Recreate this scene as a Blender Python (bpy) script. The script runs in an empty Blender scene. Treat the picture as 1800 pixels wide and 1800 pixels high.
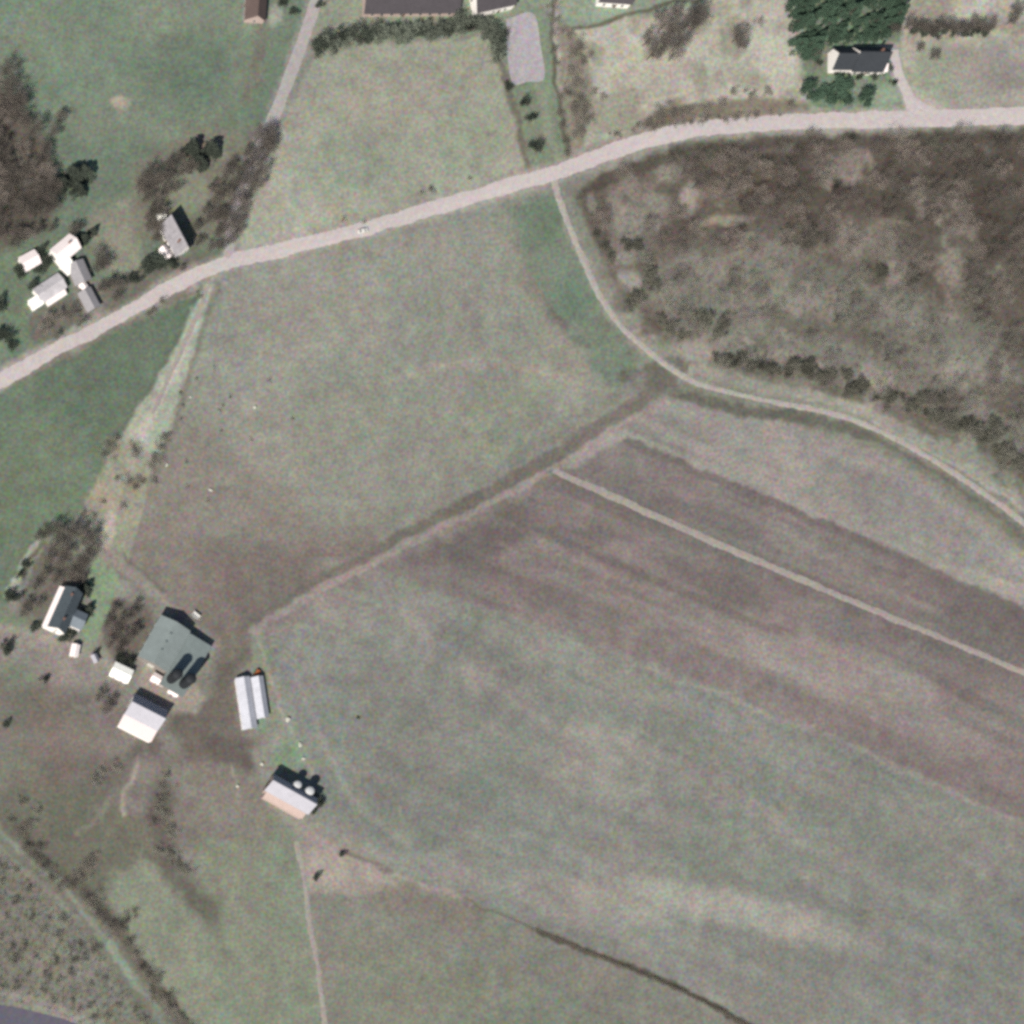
import bpy, bmesh, math, random
import numpy as np
from mathutils import Vector, Matrix

random.seed(7)
RNG = np.random.default_rng(11)
SC = bpy.context.scene
COL = SC.collection
S = 0.25                       # metres per survey unit on the plan (plan is 1800 x 1800 units, x right, y down)
ALT = 800.0                    # height of the aircraft

# ------------------------------------------------------------------ camera, sky, sun, exposure
cam = bpy.data.cameras.new("camera")
camo = bpy.data.objects.new("camera", cam)
COL.objects.link(camo)
CAMX, CAMY = -405.0, -265.0
camo.location = (CAMX, CAMY, ALT)
cam.sensor_width = 36.0
cam.lens = 64.0
cam.shift_x = 405.0 / 450.0
cam.shift_y = 265.0 / 450.0
cam.clip_start = 1.0
cam.clip_end = 20000.0
SC.camera = camo

SUNV = Vector((0.75, 0.95, -1.0)).normalized()
world = bpy.data.worlds.new("World")
SC.world = world
world.use_nodes = True
wn = world.node_tree
wn.nodes.clear()
sky = wn.nodes.new("ShaderNodeTexSky")
sky.sky_type = 'NISHITA'
sky.sun_disc = False
sky.sun_elevation = math.asin(-SUNV.z)
sky.sun_rotation = math.radians(218.3)
bg = wn.nodes.new("ShaderNodeBackground")
bg.inputs[1].default_value = 0.055
wo = wn.nodes.new("ShaderNodeOutputWorld")
wn.links.new(sky.outputs[0], bg.inputs[0])
wn.links.new(bg.outputs[0], wo.inputs[0])
sl = bpy.data.lights.new("sun", 'SUN')
sl.energy = 4.2
sl.angle = math.radians(0.6)
sl.color = (1.0, 0.955, 0.9)
so = bpy.data.objects.new("sun", sl)
so.rotation_euler = SUNV.to_track_quat('-Z', 'Y').to_euler()
so.location = (0, 0, 300)
COL.objects.link(so)
SC.view_settings.view_transform = 'Standard'
SC.view_settings.look = 'None'
SC.view_settings.gamma = 1.0
SC.view_settings.exposure = 0.72
SC.render.film_transparent = False
SC.cycles.pixel_filter_type = 'BLACKMAN_HARRIS'
SC.cycles.filter_width = 3.4
SC.cycles.max_bounces = 4
SC.cycles.use_denoising = False
K = np.array([1.66, 1.62, 1.65])      # picture value of a level white surface in full sun (per channel)

# ------------------------------------------------------------------ helpers
def lin(c):
    c = np.asarray(c, float) / 255.0
    return np.where(c <= 0.04045, c / 12.92, ((c + 0.055) / 1.055) ** 2.4)

def alb(c):
    return np.clip(lin(c) / K, 0.0, 0.86)

def P(px, py):
    return ((px - 900) * S, (900 - py) * S)

def hgt(x, y):
    """gentle relief of the land, metres"""
    return (0.30 * np.sin(x * 0.031 + 1.3) * np.cos(y * 0.027 - 0.4)
            + 0.16 * np.sin(x * 0.071 + y * 0.052) + 0.10 * np.cos(x * 0.11 - y * 0.13 + 2.0))

def base_of(px, py, h):
    """foot of a point that stands h metres above the ground and is seen over plan point px,py from the aircraft"""
    x, y = P(px, py)
    t = h / ALT
    return x + (CAMX - x) * t, y + (CAMY - y) * t

def tag(o, label=None, cat=None, group=None, kind=None):
    if label: o["label"] = label
    if cat: o["category"] = cat
    if group: o["group"] = group
    if kind: o["kind"] = kind
    return o

def empty(name, x, y, z=None, rz=0.0, sc=1.0):
    o = bpy.data.objects.new(name, None)
    o.empty_display_size = 0.5
    o.location = (x, y, float(hgt(x, y)) if z is None else z)
    o.rotation_euler = (0, 0, rz)
    o.scale = (sc, sc, sc) if not hasattr(sc, '__len__') else sc
    COL.objects.link(o)
    return o

def mesh_obj(name, verts, faces, m, parent=None, smooth=False):
    me = bpy.data.meshes.new(name)
    me.from_pydata(verts, [], faces)
    me.update()
    if m: me.materials.append(m)
    if smooth:
        me.polygons.foreach_set("use_smooth", [True] * len(me.polygons))
    o = bpy.data.objects.new(name, me)
    COL.objects.link(o)
    if parent: o.parent = parent
    return o

def link_mesh(name, me, parent):
    o = bpy.data.objects.new(name, me)
    COL.objects.link(o)
    o.parent = parent
    return o

class MB:
    """collects shapes, then becomes one mesh object"""
    def __init__(s): s.v = []; s.f = []
    def add(s, vs, fs):
        n = len(s.v); s.v += [tuple(v) for v in vs]; s.f += [tuple(i + n for i in f) for f in fs]
    def box(s, x0, x1, y0, y1, z0, z1):
        s.add([(x0,y0,z0),(x1,y0,z0),(x1,y1,z0),(x0,y1,z0),(x0,y0,z1),(x1,y0,z1),(x1,y1,z1),(x0,y1,z1)],
              [(0,3,2,1),(4,5,6,7),(0,1,5,4),(1,2,6,5),(2,3,7,6),(3,0,4,7)])
    def slab(s, quad, t):
        """thick sheet: quad of 4 top points, thickness t downwards"""
        q = [Vector(p) for p in quad]
        lo = [p - Vector((0,0,t)) for p in q]
        s.add(q + lo, [(0,1,2,3),(7,6,5,4),(0,4,5,1),(1,5,6,2),(2,6,7,3),(3,7,4,0)])
    def cyl(s, x, y, z0, z1, r0, r1, n=16, cap=True):
        a = [2*math.pi*i/n for i in range(n)]
        vs = [(x+r0*math.cos(t), y+r0*math.sin(t), z0) for t in a] + [(x+r1*math.cos(t), y+r1*math.sin(t), z1) for t in a]
        fs = [(i, (i+1)%n, n+(i+1)%n, n+i) for i in range(n)]
        if cap: fs += [tuple(range(n-1,-1,-1)), tuple(range(n, 2*n))]
        s.add(vs, fs)
    def rod(s, a, b, r0, r1, n=5):
        a = Vector(a); b = Vector(b); d = (b-a)
        if d.length < 1e-5: return
        d.normalize()
        u = d.orthogonal().normalized(); w = d.cross(u)
        vs = []
        for c, r in ((a, r0), (b, r1)):
            for i in range(n):
                t = 2*math.pi*i/n
                vs.append(c + u*(r*math.cos(t)) + w*(r*math.sin(t)))
        s.add(vs, [(i,(i+1)%n,n+(i+1)%n,n+i) for i in range(n)])
    def dome(s, x, y, z, r, hh, n=16, k=4):
        vs = []; fs = []
        for j in range(k):
            ph = (math.pi/2)*j/k
            for i in range(n):
                t = 2*math.pi*i/n
                vs.append((x+r*math.cos(ph)*math.cos(t), y+r*math.cos(ph)*math.sin(t), z+hh*math.sin(ph)))
        vs.append((x, y, z+hh))
        for j in range(k-1):
            for i in range(n):
                fs.append((j*n+i, j*n+(i+1)%n, (j+1)*n+(i+1)%n, (j+1)*n+i))
        for i in range(n):
            fs.append(((k-1)*n+i, (k-1)*n+(i+1)%n, k*n))
        s.add(vs, fs)
    def build(s, name, m, parent=None, smooth=False):
        return mesh_obj(name, s.v, s.f, m, parent, smooth)

# ------------------------------------------------------------------ materials
MATS = {}
def mat(name, rgb, rough=0.9, grain=0.10, scale=0.9, mottle=0.0, spec=0.2, attr=False, stripes=None, vary=0.0, metal=0.0):
    if name in MATS: return MATS[name]
    m = bpy.data.materials.new(name); m.use_nodes = True
    nt = m.node_tree; N = nt.nodes; L = nt.links
    b = N["Principled BSDF"]
    b.inputs["Roughness"].default_value = rough
    b.inputs["Specular IOR Level"].default_value = spec
    b.inputs["Metallic"].default_value = metal
    if attr:
        src = N.new("ShaderNodeAttribute"); src.attribute_name = "tint"; csock = src.outputs["Color"]
    else:
        src = N.new("ShaderNodeRGB"); a = alb(rgb); src.outputs[0].default_value = (a[0], a[1], a[2], 1); csock = src.outputs[0]
    geo = N.new("ShaderNodeNewGeometry")
    tc = N.new("ShaderNodeTexCoord")
    pos = geo.outputs["Position"]
    def noise(sc_, det, p=pos):
        n = N.new("ShaderNodeTexNoise"); n.inputs["Scale"].default_value = sc_; n.inputs["Detail"].default_value = det
        n.inputs["Roughness"].default_value = 0.6
        L.new(p, n.inputs["Vector"]); return n
    def mul_by(csock, fac_sock, amt):
        # colour * (1 + amt*(2f-1))
        mr = N.new("ShaderNodeMapRange"); L.new(fac_sock, mr.inputs[0])
        mr.inputs[1].default_value = 0.25; mr.inputs[2].default_value = 0.75
        mr.inputs[3].default_value = 1-amt; mr.inputs[4].default_value = 1+amt
        vm = N.new("ShaderNodeVectorMath"); vm.operation = 'SCALE'
        L.new(csock, vm.inputs[0]); L.new(mr.outputs[0], vm.inputs["Scale"])
        return vm.outputs[0]
    n1 = noise(scale, 3.0)
    csock = mul_by(csock, n1.outputs["Fac"], grain)
    n2 = noise(scale * 0.22, 3.0)
    csock = mul_by(csock, n2.outputs["Fac"], grain * 0.6)
    if attr or mottle:
        mk = 1.0 if attr else mottle
        # fine coloured mottling of grass stalks, soil and stubble
        n3 = noise(0.72, 2.0)
        s1 = N.new("ShaderNodeVectorMath"); s1.operation = 'SUBTRACT'; s1.inputs[1].default_value = (0.5, 0.5, 0.5)
        L.new(n3.outputs["Color"], s1.inputs[0])
        s2 = N.new("ShaderNodeVectorMath"); s2.operation = 'MULTIPLY'; s2.inputs[1].default_value = (1.7*mk, 1.35*mk, 1.7*mk)
        L.new(s1.outputs[0], s2.inputs[0])
        s3 = N.new("ShaderNodeVectorMath"); s3.operation = 'ADD'; s3.inputs[1].default_value = (1, 1, 1)
        L.new(s2.outputs[0], s3.inputs[0])
        s4 = N.new("ShaderNodeVectorMath"); s4.operation = 'MULTIPLY'
        L.new(s3.outputs[0], s4.inputs[0]); L.new(csock, s4.inputs[1]); csock = s4.outputs[0]
    if stripes:
        wv = N.new("ShaderNodeTexWave"); wv.inputs["Scale"].default_value = stripes[0]; wv.bands_direction = stripes[2]
        wv.inputs["Distortion"].default_value = 0.4
        L.new(tc.outputs["Object"], wv.inputs["Vector"])
        csock = mul_by(csock, wv.outputs["Fac"], stripes[1])
    if vary:
        oi = N.new("ShaderNodeObjectInfo")
        csock = mul_by(csock, oi.outputs["Random"], vary)
    L.new(csock, b.inputs["Base Color"])
    MATS[name] = m
    return m

# ------------------------------------------------------------------ painting the land: fields, soil and grass kinds
class VNoise:
    def __init__(s, seed):
        s.g = np.random.default_rng(seed).random((257, 257)).astype(np.float32)
    def __call__(s, x, y, scale):
        x = x / scale + 1000.0; y = y / scale + 1000.0
        xi = np.floor(x).astype(int); yi = np.floor(y).astype(int)
        fx = x - xi; fy = y - yi
        fx = fx*fx*(3-2*fx); fy = fy*fy*(3-2*fy)
        a = s.g[xi % 256, yi % 256]; b = s.g[(xi+1) % 256, yi % 256]
        c = s.g[xi % 256, (yi+1) % 256]; d = s.g[(xi+1) % 256, (yi+1) % 256]
        return (a*(1-fx)+b*fx)*(1-fy)+(c*(1-fx)+d*fx)*fy - 0.5
def fbm(n, x, y, sc, o=3):
    r = 0; a = 1.0
    for k in range(o):
        r = r + a*n(x + 37*k, y - 91*k, sc); sc *= 0.5; a *= 0.55
    return r

inner = np.arange(-160, 1961, 2.5)
st = 2.5; lo = [inner[0]]; 
while lo[-1] > -40000: st *= 1.25; lo.append(lo[-1] - st)
st = 2.5; hi = [inner[-1]]
while hi[-1] < 40000: st *= 1.25; hi.append(hi[-1] + st)
axis = np.array(lo[::-1][:-1] + list(inner) + hi[1:])
PX, PY = np.meshgrid(axis, axis)
nx = len(axis)
nA, nB, nC, nD = VNoise(1), VNoise(2), VNoise(3), VNoise(4)
WX = PX + 9*fbm(nA, PX, PY, 34) + 4*nB(PX, PY, 9)
WY = PY + 9*fbm(nB, PX, PY, 34) + 4*nC(PX, PY, 9)
C = np.empty(PX.shape + (3,)); C[:] = (148, 146, 136)

def sstep(t):
    t = np.clip(t, 0, 1); return t*t*(3-2*t)
def catmull(pts, step=6.0):
    pts = [np.array(p, float) for p in pts]
    if len(pts) < 3:
        n = max(2, int(np.linalg.norm(pts[1]-pts[0])/step))
        return [tuple(pts[0]+(pts[1]-pts[0])*i/n) for i in range(n+1)]
    ext = [2*pts[0]-pts[1]] + pts + [2*pts[-1]-pts[-2]]
    out = []
    for i in range(1, len(ext)-2):
        p0, p1, p2, p3 = ext[i-1:i+3]
        n = max(2, int(np.linalg.norm(p2-p1)/step))
        for k in range(n):
            t = k/n
            out.append(tuple(0.5*((2*p1)+(-p0+p2)*t+(2*p0-5*p1+4*p2-p3)*t*t+(-p0+3*p1-3*p2+p3)*t**3)))
    out.append(tuple(pts[-1]))
    return out
def window(x0, y0, x1, y1):
    i0, i1 = np.searchsorted(axis, (x0, x1)); j0, j1 = np.searchsorted(axis, (y0, y1))
    return slice(j0, j1), slice(i0, i1)
def segdist(X, Y, pts):
    d = np.full(X.shape, 1e9)
    for (ax, ay), (bx, by) in zip(pts[:-1], pts[1:]):
        vx, vy = bx-ax, by-ay; L2 = vx*vx+vy*vy + 1e-9
        t = np.clip(((X-ax)*vx+(Y-ay)*vy)/L2, 0, 1)
        d = np.minimum(d, np.hypot(X-ax-t*vx, Y-ay-t*vy))
    return d
def blend(w, m, col, amt):
    a = (m*amt)[..., None]
    C[w] = C[w]*(1-a) + np.array(col, float)*a
def poly(pts, col, soft=4, amt=1.0, warp=True):
    xs = [p[0] for p in pts]; ys = [p[1] for p in pts]; q = soft+20
    w = window(min(xs)-q, min(ys)-q, max(xs)+q, max(ys)+q)
    X = (WX if warp else PX)[w]; Y = (WY if warp else PY)[w]
    ins = np.zeros(X.shape, bool); n = len(pts)
    for i in range(n):
        x1, y1 = pts[i]; x2, y2 = pts[(i+1) % n]
        c = ((y1 > Y) != (y2 > Y)) & (X < (x2-x1)*(Y-y1)/((y2-y1) or 1e-9)+x1)
        ins ^= c
    d = segdist(X, Y, pts+[pts[0]])
    sd = np.where(ins, d, -d)
    blend(w, sstep(sd/(2*soft)+0.5), col, amt)
def stroke(pts, wd, col, soft=3, amt=1.0, curve=True, warp=True):
    pts = catmull(pts, 14) if curve and len(pts) > 2 else pts
    xs = [p[0] for p in pts]; ys = [p[1] for p in pts]; q = soft+wd+20
    w = window(min(xs)-q, min(ys)-q, max(xs)+q, max(ys)+q)
    X = (WX if warp else PX)[w]; Y = (WY if warp else PY)[w]
    d = segdist(X, Y, pts)
    blend(w, sstep((wd/2-d)/(2*soft)+0.5), col, amt)
def blob(x, y, rx, ry, col, ang=0, amt=1.0, soft=0.5):
    R = max(rx, ry)*1.8+20
    w = window(x-R, y-R, x+R, y+R)
    X = WX[w]-x; Y = WY[w]-y; a = math.radians(ang)
    u = (X*math.cos(a)+Y*math.sin(a))/rx; v = (-X*math.sin(a)+Y*math.cos(a))/ry
    blend(w, sstep((1-np.hypot(u, v))/(2*soft)+0.5), col, amt)

B = 2600   # how far field edges run on beyond the plan
# big fields
poly([(-B,-B),(700,-B),(560,0),(482,200),(400,440),(200,545),(0,640),(-B,1750)], (121,137,116), 4)
for x, y, rx, ry, a in ((60,60,90,60,20),(330,30,110,50,0),(300,210,120,50,30),(420,90,30,120,10),(150,200,60,40,0)):
    blob(x, y, rx, ry, (138,146,126), a, 0.5)
blob(330, 120, 80, 60, (112,130,110), 10, 0.6); blob(250, 330, 40, 40, (112,134,108), 10, 0.6)
poly([(-B,2050),(-B,1780),(0,690),(372,500),(300,620),(250,700),(180,830),(140,900),(60,960),(20,1040),(0,1100)], (113,128,107), 4)
blob(60, 860, 120, 120, (126,140,114), 0, 0.6); blob(200, 680, 60, 60, (108,124,102), 0, .5)
poly([(372,500),(620,430),(860,375),(905,440),(950,520),(1000,600),(1085,700),(1000,765),(640,978),(420,1115),(300,1062),(200,975),(250,840),(330,650)], (152,151,139), 4)
poly([(220,830),(330,720),(420,800),(560,900),(700,900),(640,975),(430,1110),(300,1060),(200,975)], (142,134,125), 45, 0.8)
poly([(330,960),(500,960),(660,950),(520,1050),(420,1115),(330,1080)], (129,117,111), 22, 0.85)
poly([(240,900),(420,960),(380,1080),(300,1060),(200,975)], (136,126,118), 22, 0.7)
blob(900, 720, 120, 60, (146,152,132), -30, .6); blob(600, 740, 120, 60, (146,150,132), -10, .5); blob(560, 560, 120, 60, (150,148,136), 0, .5)
stroke([(590,700),(700,665),(820,635),(960,655),(1060,690)], 12, (172,163,150), 6, 0.6)
stroke([(440,740),(560,690),(660,680)], 26, (140,138,126), 14, 0.5)
poly([(868,372),(975,335),(1000,400),(1040,490),(1085,570),(1160,640),(1140,685),(1085,695),(1000,600),(940,500)], (126,137,119), 12)
blob(960, 400, 40, 40, (110,126,104), 0, .6); blob(1010,530,30,40,(112,134,112),0,.7)
stroke([(918,490),(950,530),(990,578)], 20, (106,98,94), 8, 0.75)
poly([(860,380),(890,365),(940,500),(1000,600),(1085,700),(1050,720),(960,620),(900,500)], (148,146,132), 10, .7)
poly([(560,92),(640,80),(868,62),(930,292),(800,335),(640,385),(405,442),(440,330),(500,200)], (167,168,150), 4)
blob(720,170,120,70,(166,160,146),0,.6); blob(620,290,90,60,(150,158,138),0,.6); blob(830,250,60,60,(152,160,138),0,.6)
poly([(560,0),(640,0),(900,0),(870,60),(560,90),(545,60)], (150,156,136), 4)
poly([(875,30),(975,30),(1005,285),(930,300),(900,170)], (138,150,126), 4)
stroke([(872,70),(900,170),(928,290)], 12, (118,112,100), 4, .8)
stroke([(948,150),(962,220),(985,280)], 14, (152,158,136), 4, .8)
poly([(640,-200),(900,-200),(975,-30),(950,40),(640,0)], (146,156,134), 8)
# north-east rough ground
poly([(975,-B),(B,-B),(B,180),(1800,197),(1400,203),(1150,228),(1003,282),(985,200),(972,90)], (190,184,169), 4)
w = window(960,-200,1990,300)
mm = sstep((fbm(nC, PX[w], PY[w], 46, 4))*2.2+0.25)*(PX[w] > 985)*(PY[w] < 230-0.1*(PX[w]-1100))
mm *= sstep((PX[w]-975)/30)
blend(w, mm, (140,136,118), 0.55)
poly([(975,-200),(1300,-200),(1240,5),(1120,28),(1010,48),(980,60)], (150,163,140), 4)
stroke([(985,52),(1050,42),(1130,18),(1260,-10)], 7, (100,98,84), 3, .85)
poly([(985,20),(1010,60),(1045,130),(1040,200),(1020,270),(1003,282),(985,200)], (140,132,118), 9, .85)
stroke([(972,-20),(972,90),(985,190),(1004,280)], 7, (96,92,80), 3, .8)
stroke([(995,90),(1000,190),(1014,270)], 5, (170,158,146), 2, .7)
poly([(1030,262),(1130,215),(1250,175),(1420,175),(1420,200),(1150,228)], (148,140,124), 8, .7)
poly([(1130,232),(1180,195),(1300,172),(1420,180),(1420,200),(1240,212)], (128,118,104), 6, .75)
poly([(1600,100),(1800,60),(1990,60),(1990,190),(1700,190),(1640,180)], (166,160,150), 14, .8)
blob(1640,130,40,60,(160,166,144),0,.7); blob(1760,120,40,40,(156,148,142),0,.7)
poly([(1400,-60),(1590,-60),(1582,90),(1592,190),(1500,198),(1420,190),(1405,90)], (128,144,120), 7)
blob(1560,170,26,22,(150,166,142),0,.9); blob(1435,90,22,40,(126,118,108),0,.7); blob(1560,85,26,14,(152,162,142),0,.8)
stroke([(1030,272),(1075,254),(1150,226),(1240,210),(1320,203),(1420,199),(1500,196)], 9, (116,106,93), 4, .8)
stroke([(1145,222),(1165,200),(1200,190)], 22, (116,106,92), 10, .7)
# the wood and its edge
WOOD = [(1010,345),(1060,303),(1200,255),(1400,236),(1800,228),(1990,224),(1990,1010),(1800,848),(1700,768),(1600,728),(1500,700),(1440,672),(1330,655),(1250,640),(1190,612),(1130,560),(1085,500),(1050,430)]
poly([(1000,335),(1060,300),(1200,250),(1400,232),(1800,224),(B,215),(B,1500),(1990,1040),(1800,890),(1700,810),(1560,740),(1450,712),(1330,690),(1240,665),(1185,640),(1110,570),(1050,470),(1010,380)], (140,142,126), 5)
poly(WOOD, (108,99,91), 8)
poly([(1230,430),(1420,470),(1560,470),(1700,560),(1800,640),(1990,700),(1990,980),(1800,840),(1700,765),(1600,725),(1500,695),(1330,650),(1240,620),(1150,560),(1120,480)], (131,128,117), 40, .9)
poly([(1250,260),(1990,235),(1990,420),(1700,440),(1500,360),(1300,340)], (92,83,76), 30, .8)
w = window(1000,220,1990,1000)
inw = sstep((fbm(nD, PX[w], PY[w], 60, 4))*2.4+0.2)
rgn = (PY[w] > 250)*sstep((PX[w]-1040)/60)*sstep((900-PY[w]-(1800-PX[w])*0.45+160)/90)
blend(w, inw*rgn, (168,159,148), 0.62)
w2 = sstep((fbm(nB, PX[w], PY[w], 44, 4))*2.6+0.1)
blend(w, w2*rgn, (86,78,70), 0.5)
for (x, y, a, b) in ((1380,450,60,40),(1250,470,50,26),(1440,540,60,30),(1300,540,46,26),(1540,430,60,24),(1600,560,50,30),(1700,640,60,30),(1180,500,30,40),(1480,620,60,20),(1130,400,26,40)): blob(x, y, a, b, (158,153,143), 15, .55, .8)
blob(1215,345,16,30,(166,156,146),20,.9); blob(1270,388,46,10,(160,152,138),-5,.85)
blob(1085,370,12,44,(158,150,140),-10,.8); blob(1040,350,9,22,(160,152,142),0,.7); blob(1108,490,18,18,(170,164,154),0,.9)
blob(1100,455,12,10,(160,158,148),0,.8); blob(1225,618,34,18,(166,162,150),10,.9); blob(1290,612,40,12,(150,146,134),15,.8)
blob(1330,430,60,14,(150,140,126),10,.5); blob(1560,395,40,14,(146,140,124),0,.6); blob(1700,600,60,40,(140,140,128),0,.5)
blob(1315,600,14,5,(176,164,150),20,.8); blob(1450,640,14,5,(168,160,148),20,.7)
blob(1330,470,50,30,(146,142,130),0,.5)
# eastern ploughland
poly([(1185,692),(1330,728),(1550,775),(1700,872),(1800,952),(B,1500),(B,1450),(1800,1075),(1100,772),(1000,825),(968,818)], (161,153,146), 4)
w = window(960,680,1990,1200)
u = PX[w]*0.918+PY[w]*0.397; v = -PX[w]*0.397+PY[w]*0.918
blend(w, sstep(nA(u, v, 1)*0+fbm(nD, u*0.12, v, 15, 2)*1.6+0.4), (150,148,142), .35)
poly([(1470,770),(1700,890),(1780,960),(1700,980),(1500,880),(1400,800)], (150,144,140), 16, .7)
stroke([(1450,790),(1600,850),(1800,985),(1990,1110)], 18, (168,160,152), 8, .6)
poly([(1700,900),(1800,965),(1990,1090),(1990,1150),(1800,1068),(1690,1010),(1730,960)], (178,166,159), 22, .8)
poly([(1000,825),(1105,770),(1450,914),(1800,1068),(B,1420),(B,1520),(1800,1172),(1400,992),(1130,882)], (129,119,116), 5)
poly([(1340,930),(1450,960),(1660,1065),(1640,1090),(1500,1040),(1380,985)], (150,140,134), 20, .8)
poly([(1200,830),(1330,885),(1330,920),(1230,890)], (116,108,104), 14, .7); poly([(1640,1010),(1990,1160),(1990,1230),(1720,1110)], (120,110,107), 14, .8)
poly([(455,1105),(650,995),(745,950),(975,832),(1200,935),(1500,1070),(1800,1188),(B,1530),(B,1800),(1800,1445),(1500,1310),(1260,1210),(1000,1110),(800,1050),(690,1010),(600,1060),(470,1130)], (140,129,125), 7)
poly([(740,975),(850,912),(975,836),(1120,905),(1060,960),(960,930),(900,960),(820,1000)], (121,111,108), 12, .8)
stroke([(990,870),(1100,915),(1300,1000),(1400,1040)], 50, (128,118,114), 18, .7)
stroke([(880,905),(1000,955),(1150,1020),(1300,1085),(1400,1120)], 16, (120,110,106), 6, .8)
blob(1260,1030,90,28,(120,109,106),22,.8); blob(1500,1105,60,22,(124,114,112),22,.8)
poly([(1180,1075),(1340,1110),(1500,1160),(1660,1180),(1640,1250),(1440,1230),(1250,1160)], (157,146,140), 22, .75)
blob(1700,1210,90,26,(124,114,111),22,.8); stroke([(1350,1190),(1550,1290),(1760,1350),(1900,1420)], 26, (134,123,119), 12, .7)
blob(1640,1270,80,20,(152,142,136),22,.6)
stroke([(760,975),(900,1010),(1100,1090),(1300,1170)], 14, (128,117,113), 6, .6)
stroke([(870,950),(1000,1010),(1180,1080),(1330,1140)], 7, (152,141,135), 3, .6)
stroke([(800,1055),(1000,1130),(1260,1222),(1500,1318),(1800,1450),(1990,1530)], 12, (160,152,145), 5, .75)
stroke([(985,832),(1100,884),(1300,972),(1500,1058),(1700,1140),(1800,1182),(2100,1306)], 34, (133,123,119), 7, .9)
# southern field
poly([(470,1135),(600,1062),(690,1012),(800,1055),(1000,1125),(1260,1225),(1500,1320),(1800,1455),(B,1810),(B,B),(1500,B),(1310,1800),(1050,1672),(870,1600),(750,1545),(640,1520),(560,1430),(540,1350),(480,1200)], (140,140,132), 7)
w = window(450,980,1990,1990)
u = PX[w]*0.918+PY[w]*0.397; v = -PX[w]*0.397+PY[w]*0.918
region = sstep((v-(-300+0*u))/1.0)
sm = ((PY[w] > 1010+(PX[w]-700)*0.40)).astype(float)
sm *= sstep((PX[w]-520)/60)*sstep((1505+(PX[w]-600)*0.42-PY[w])/30)
blend(w, sm*sstep(fbm(nA, u*0.14, v, 30, 3)*1.8+0.35), (156,153,143), .55)
blend(w, sm*sstep(fbm(nC, u*0.2, v, 60, 3)*2.0+0.2), (130,134,122), .5)
blend(w, sm*sstep(fbm(nB, PX[w], PY[w], 120, 3)*2.0+0.2), (150,144,136), .35)
su = u*0.055; su = u*0.09; strk = fbm(nD, su, v, 16, 3)*.7+fbm(nA, su, v+300, 46, 3)*1.1
blend(w, sm*sstep(strk*1.5+.1), (126,126,119), .34)
blend(w, sm*sstep(-strk*1.5+.0), (161,156,148), .34)
for p in (((830,1180),(900,1230),(1000,1300)),((1000,1280),(1090,1300),(1150,1360),(1090,1390),(1010,1340)),((800,1300),(960,1350),(1140,1390)),((720,1090),(760,1140),(730,1180)),((520,1190),(620,1400),(760,1520))):
    stroke(list(p), 12, (164,158,149), 6, .5)
blob(1300,1600,210,32,(172,167,156),14,.85); blob(1080,1590,90,30,(170,163,152),20,.7); blob(1070,1310,60,40,(162,158,148),30,.75); blob(1085,1320,18,12,(138,140,131),30,.6); blob(720,1110,30,50,(158,154,146),10,.5); blob(830,1190,16,34,(164,157,148),-10,.7); blob(1640,1560,140,40,(152,150,140),20,.5); blob(1250,1520,120,40,(136,140,127),20,.5)
blob(660,1250,110,60,(134,137,126),20,.5); blob(900,1350,120,50,(136,138,127),20,.5); blob(1500,1450,140,40,(136,138,127),22,.5)
poly([(520,1490),(560,1450),(640,1515),(750,1545),(870,1605),(1050,1680),(1310,1808),(1480,B),(600,B),(575,1800),(548,1640),(535,1540)], (138,136,125), 5)
poly([(600,1640),(900,1720),(1050,1800),(1100,1990),(600,1990)], (138,143,124), 40, .7); blob(740,1590,110,24,(134,124,114),18,.6)
poly([(515,1470),(570,1470),(660,1520),(700,1555),(620,1575),(560,1560),(535,1570)], (174,160,151), 14, .9)
poly([(512,1440),(560,1450),(575,1490),(530,1500)], (168,154,146), 12, .8)
stroke([(690,1535),(760,1560),(830,1588)], 10, (166,156,147), 5, .8)
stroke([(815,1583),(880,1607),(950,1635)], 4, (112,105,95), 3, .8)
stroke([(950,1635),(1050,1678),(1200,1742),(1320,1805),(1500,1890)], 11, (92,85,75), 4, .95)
stroke([(600,1500),(650,1515),(690,1530)], 8, (116,108,100), 4, .7)
# western verge strip and lane
poly([(354,505),(386,500),(345,600),(320,690),(288,785),(262,840),(250,900),(225,985),(190,995),(165,960),(150,880),(215,760),(290,640)], (170,176,156), 4)
stroke([(366,505),(330,590),(295,670),(262,735),(250,770)], 13, (196,188,178), 6, .95)
stroke([(380,500),(348,600),(322,690),(288,790),(262,845)], 10, (122,114,104), 5, .6)
stroke([(352,505),(290,630),(225,745),(160,860)], 7, (100,108,92), 4, .5)
poly([(150,870),(215,770),(262,800),(262,850),(250,900),(225,985),(190,995),(165,960)], (150,148,130), 8, .8)
stroke([(235,790),(215,850),(190,905),(186,975)], 16, (172,166,152), 6, .7)
blob(190,935,11,42,(190,180,166),5,.9); blob(178,870,18,24,(168,158,136),20,.8)
stroke([(186,975),(230,1010),(265,1038),(305,1070)], 17, (160,150,141), 5, .85)
stroke([(195,995),(240,1030),(285,1075)], 7, (132,122,114), 4, .6); stroke([(215,975),(250,1005),(290,1040)], 6, (118,110,100), 3, .7)
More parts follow.
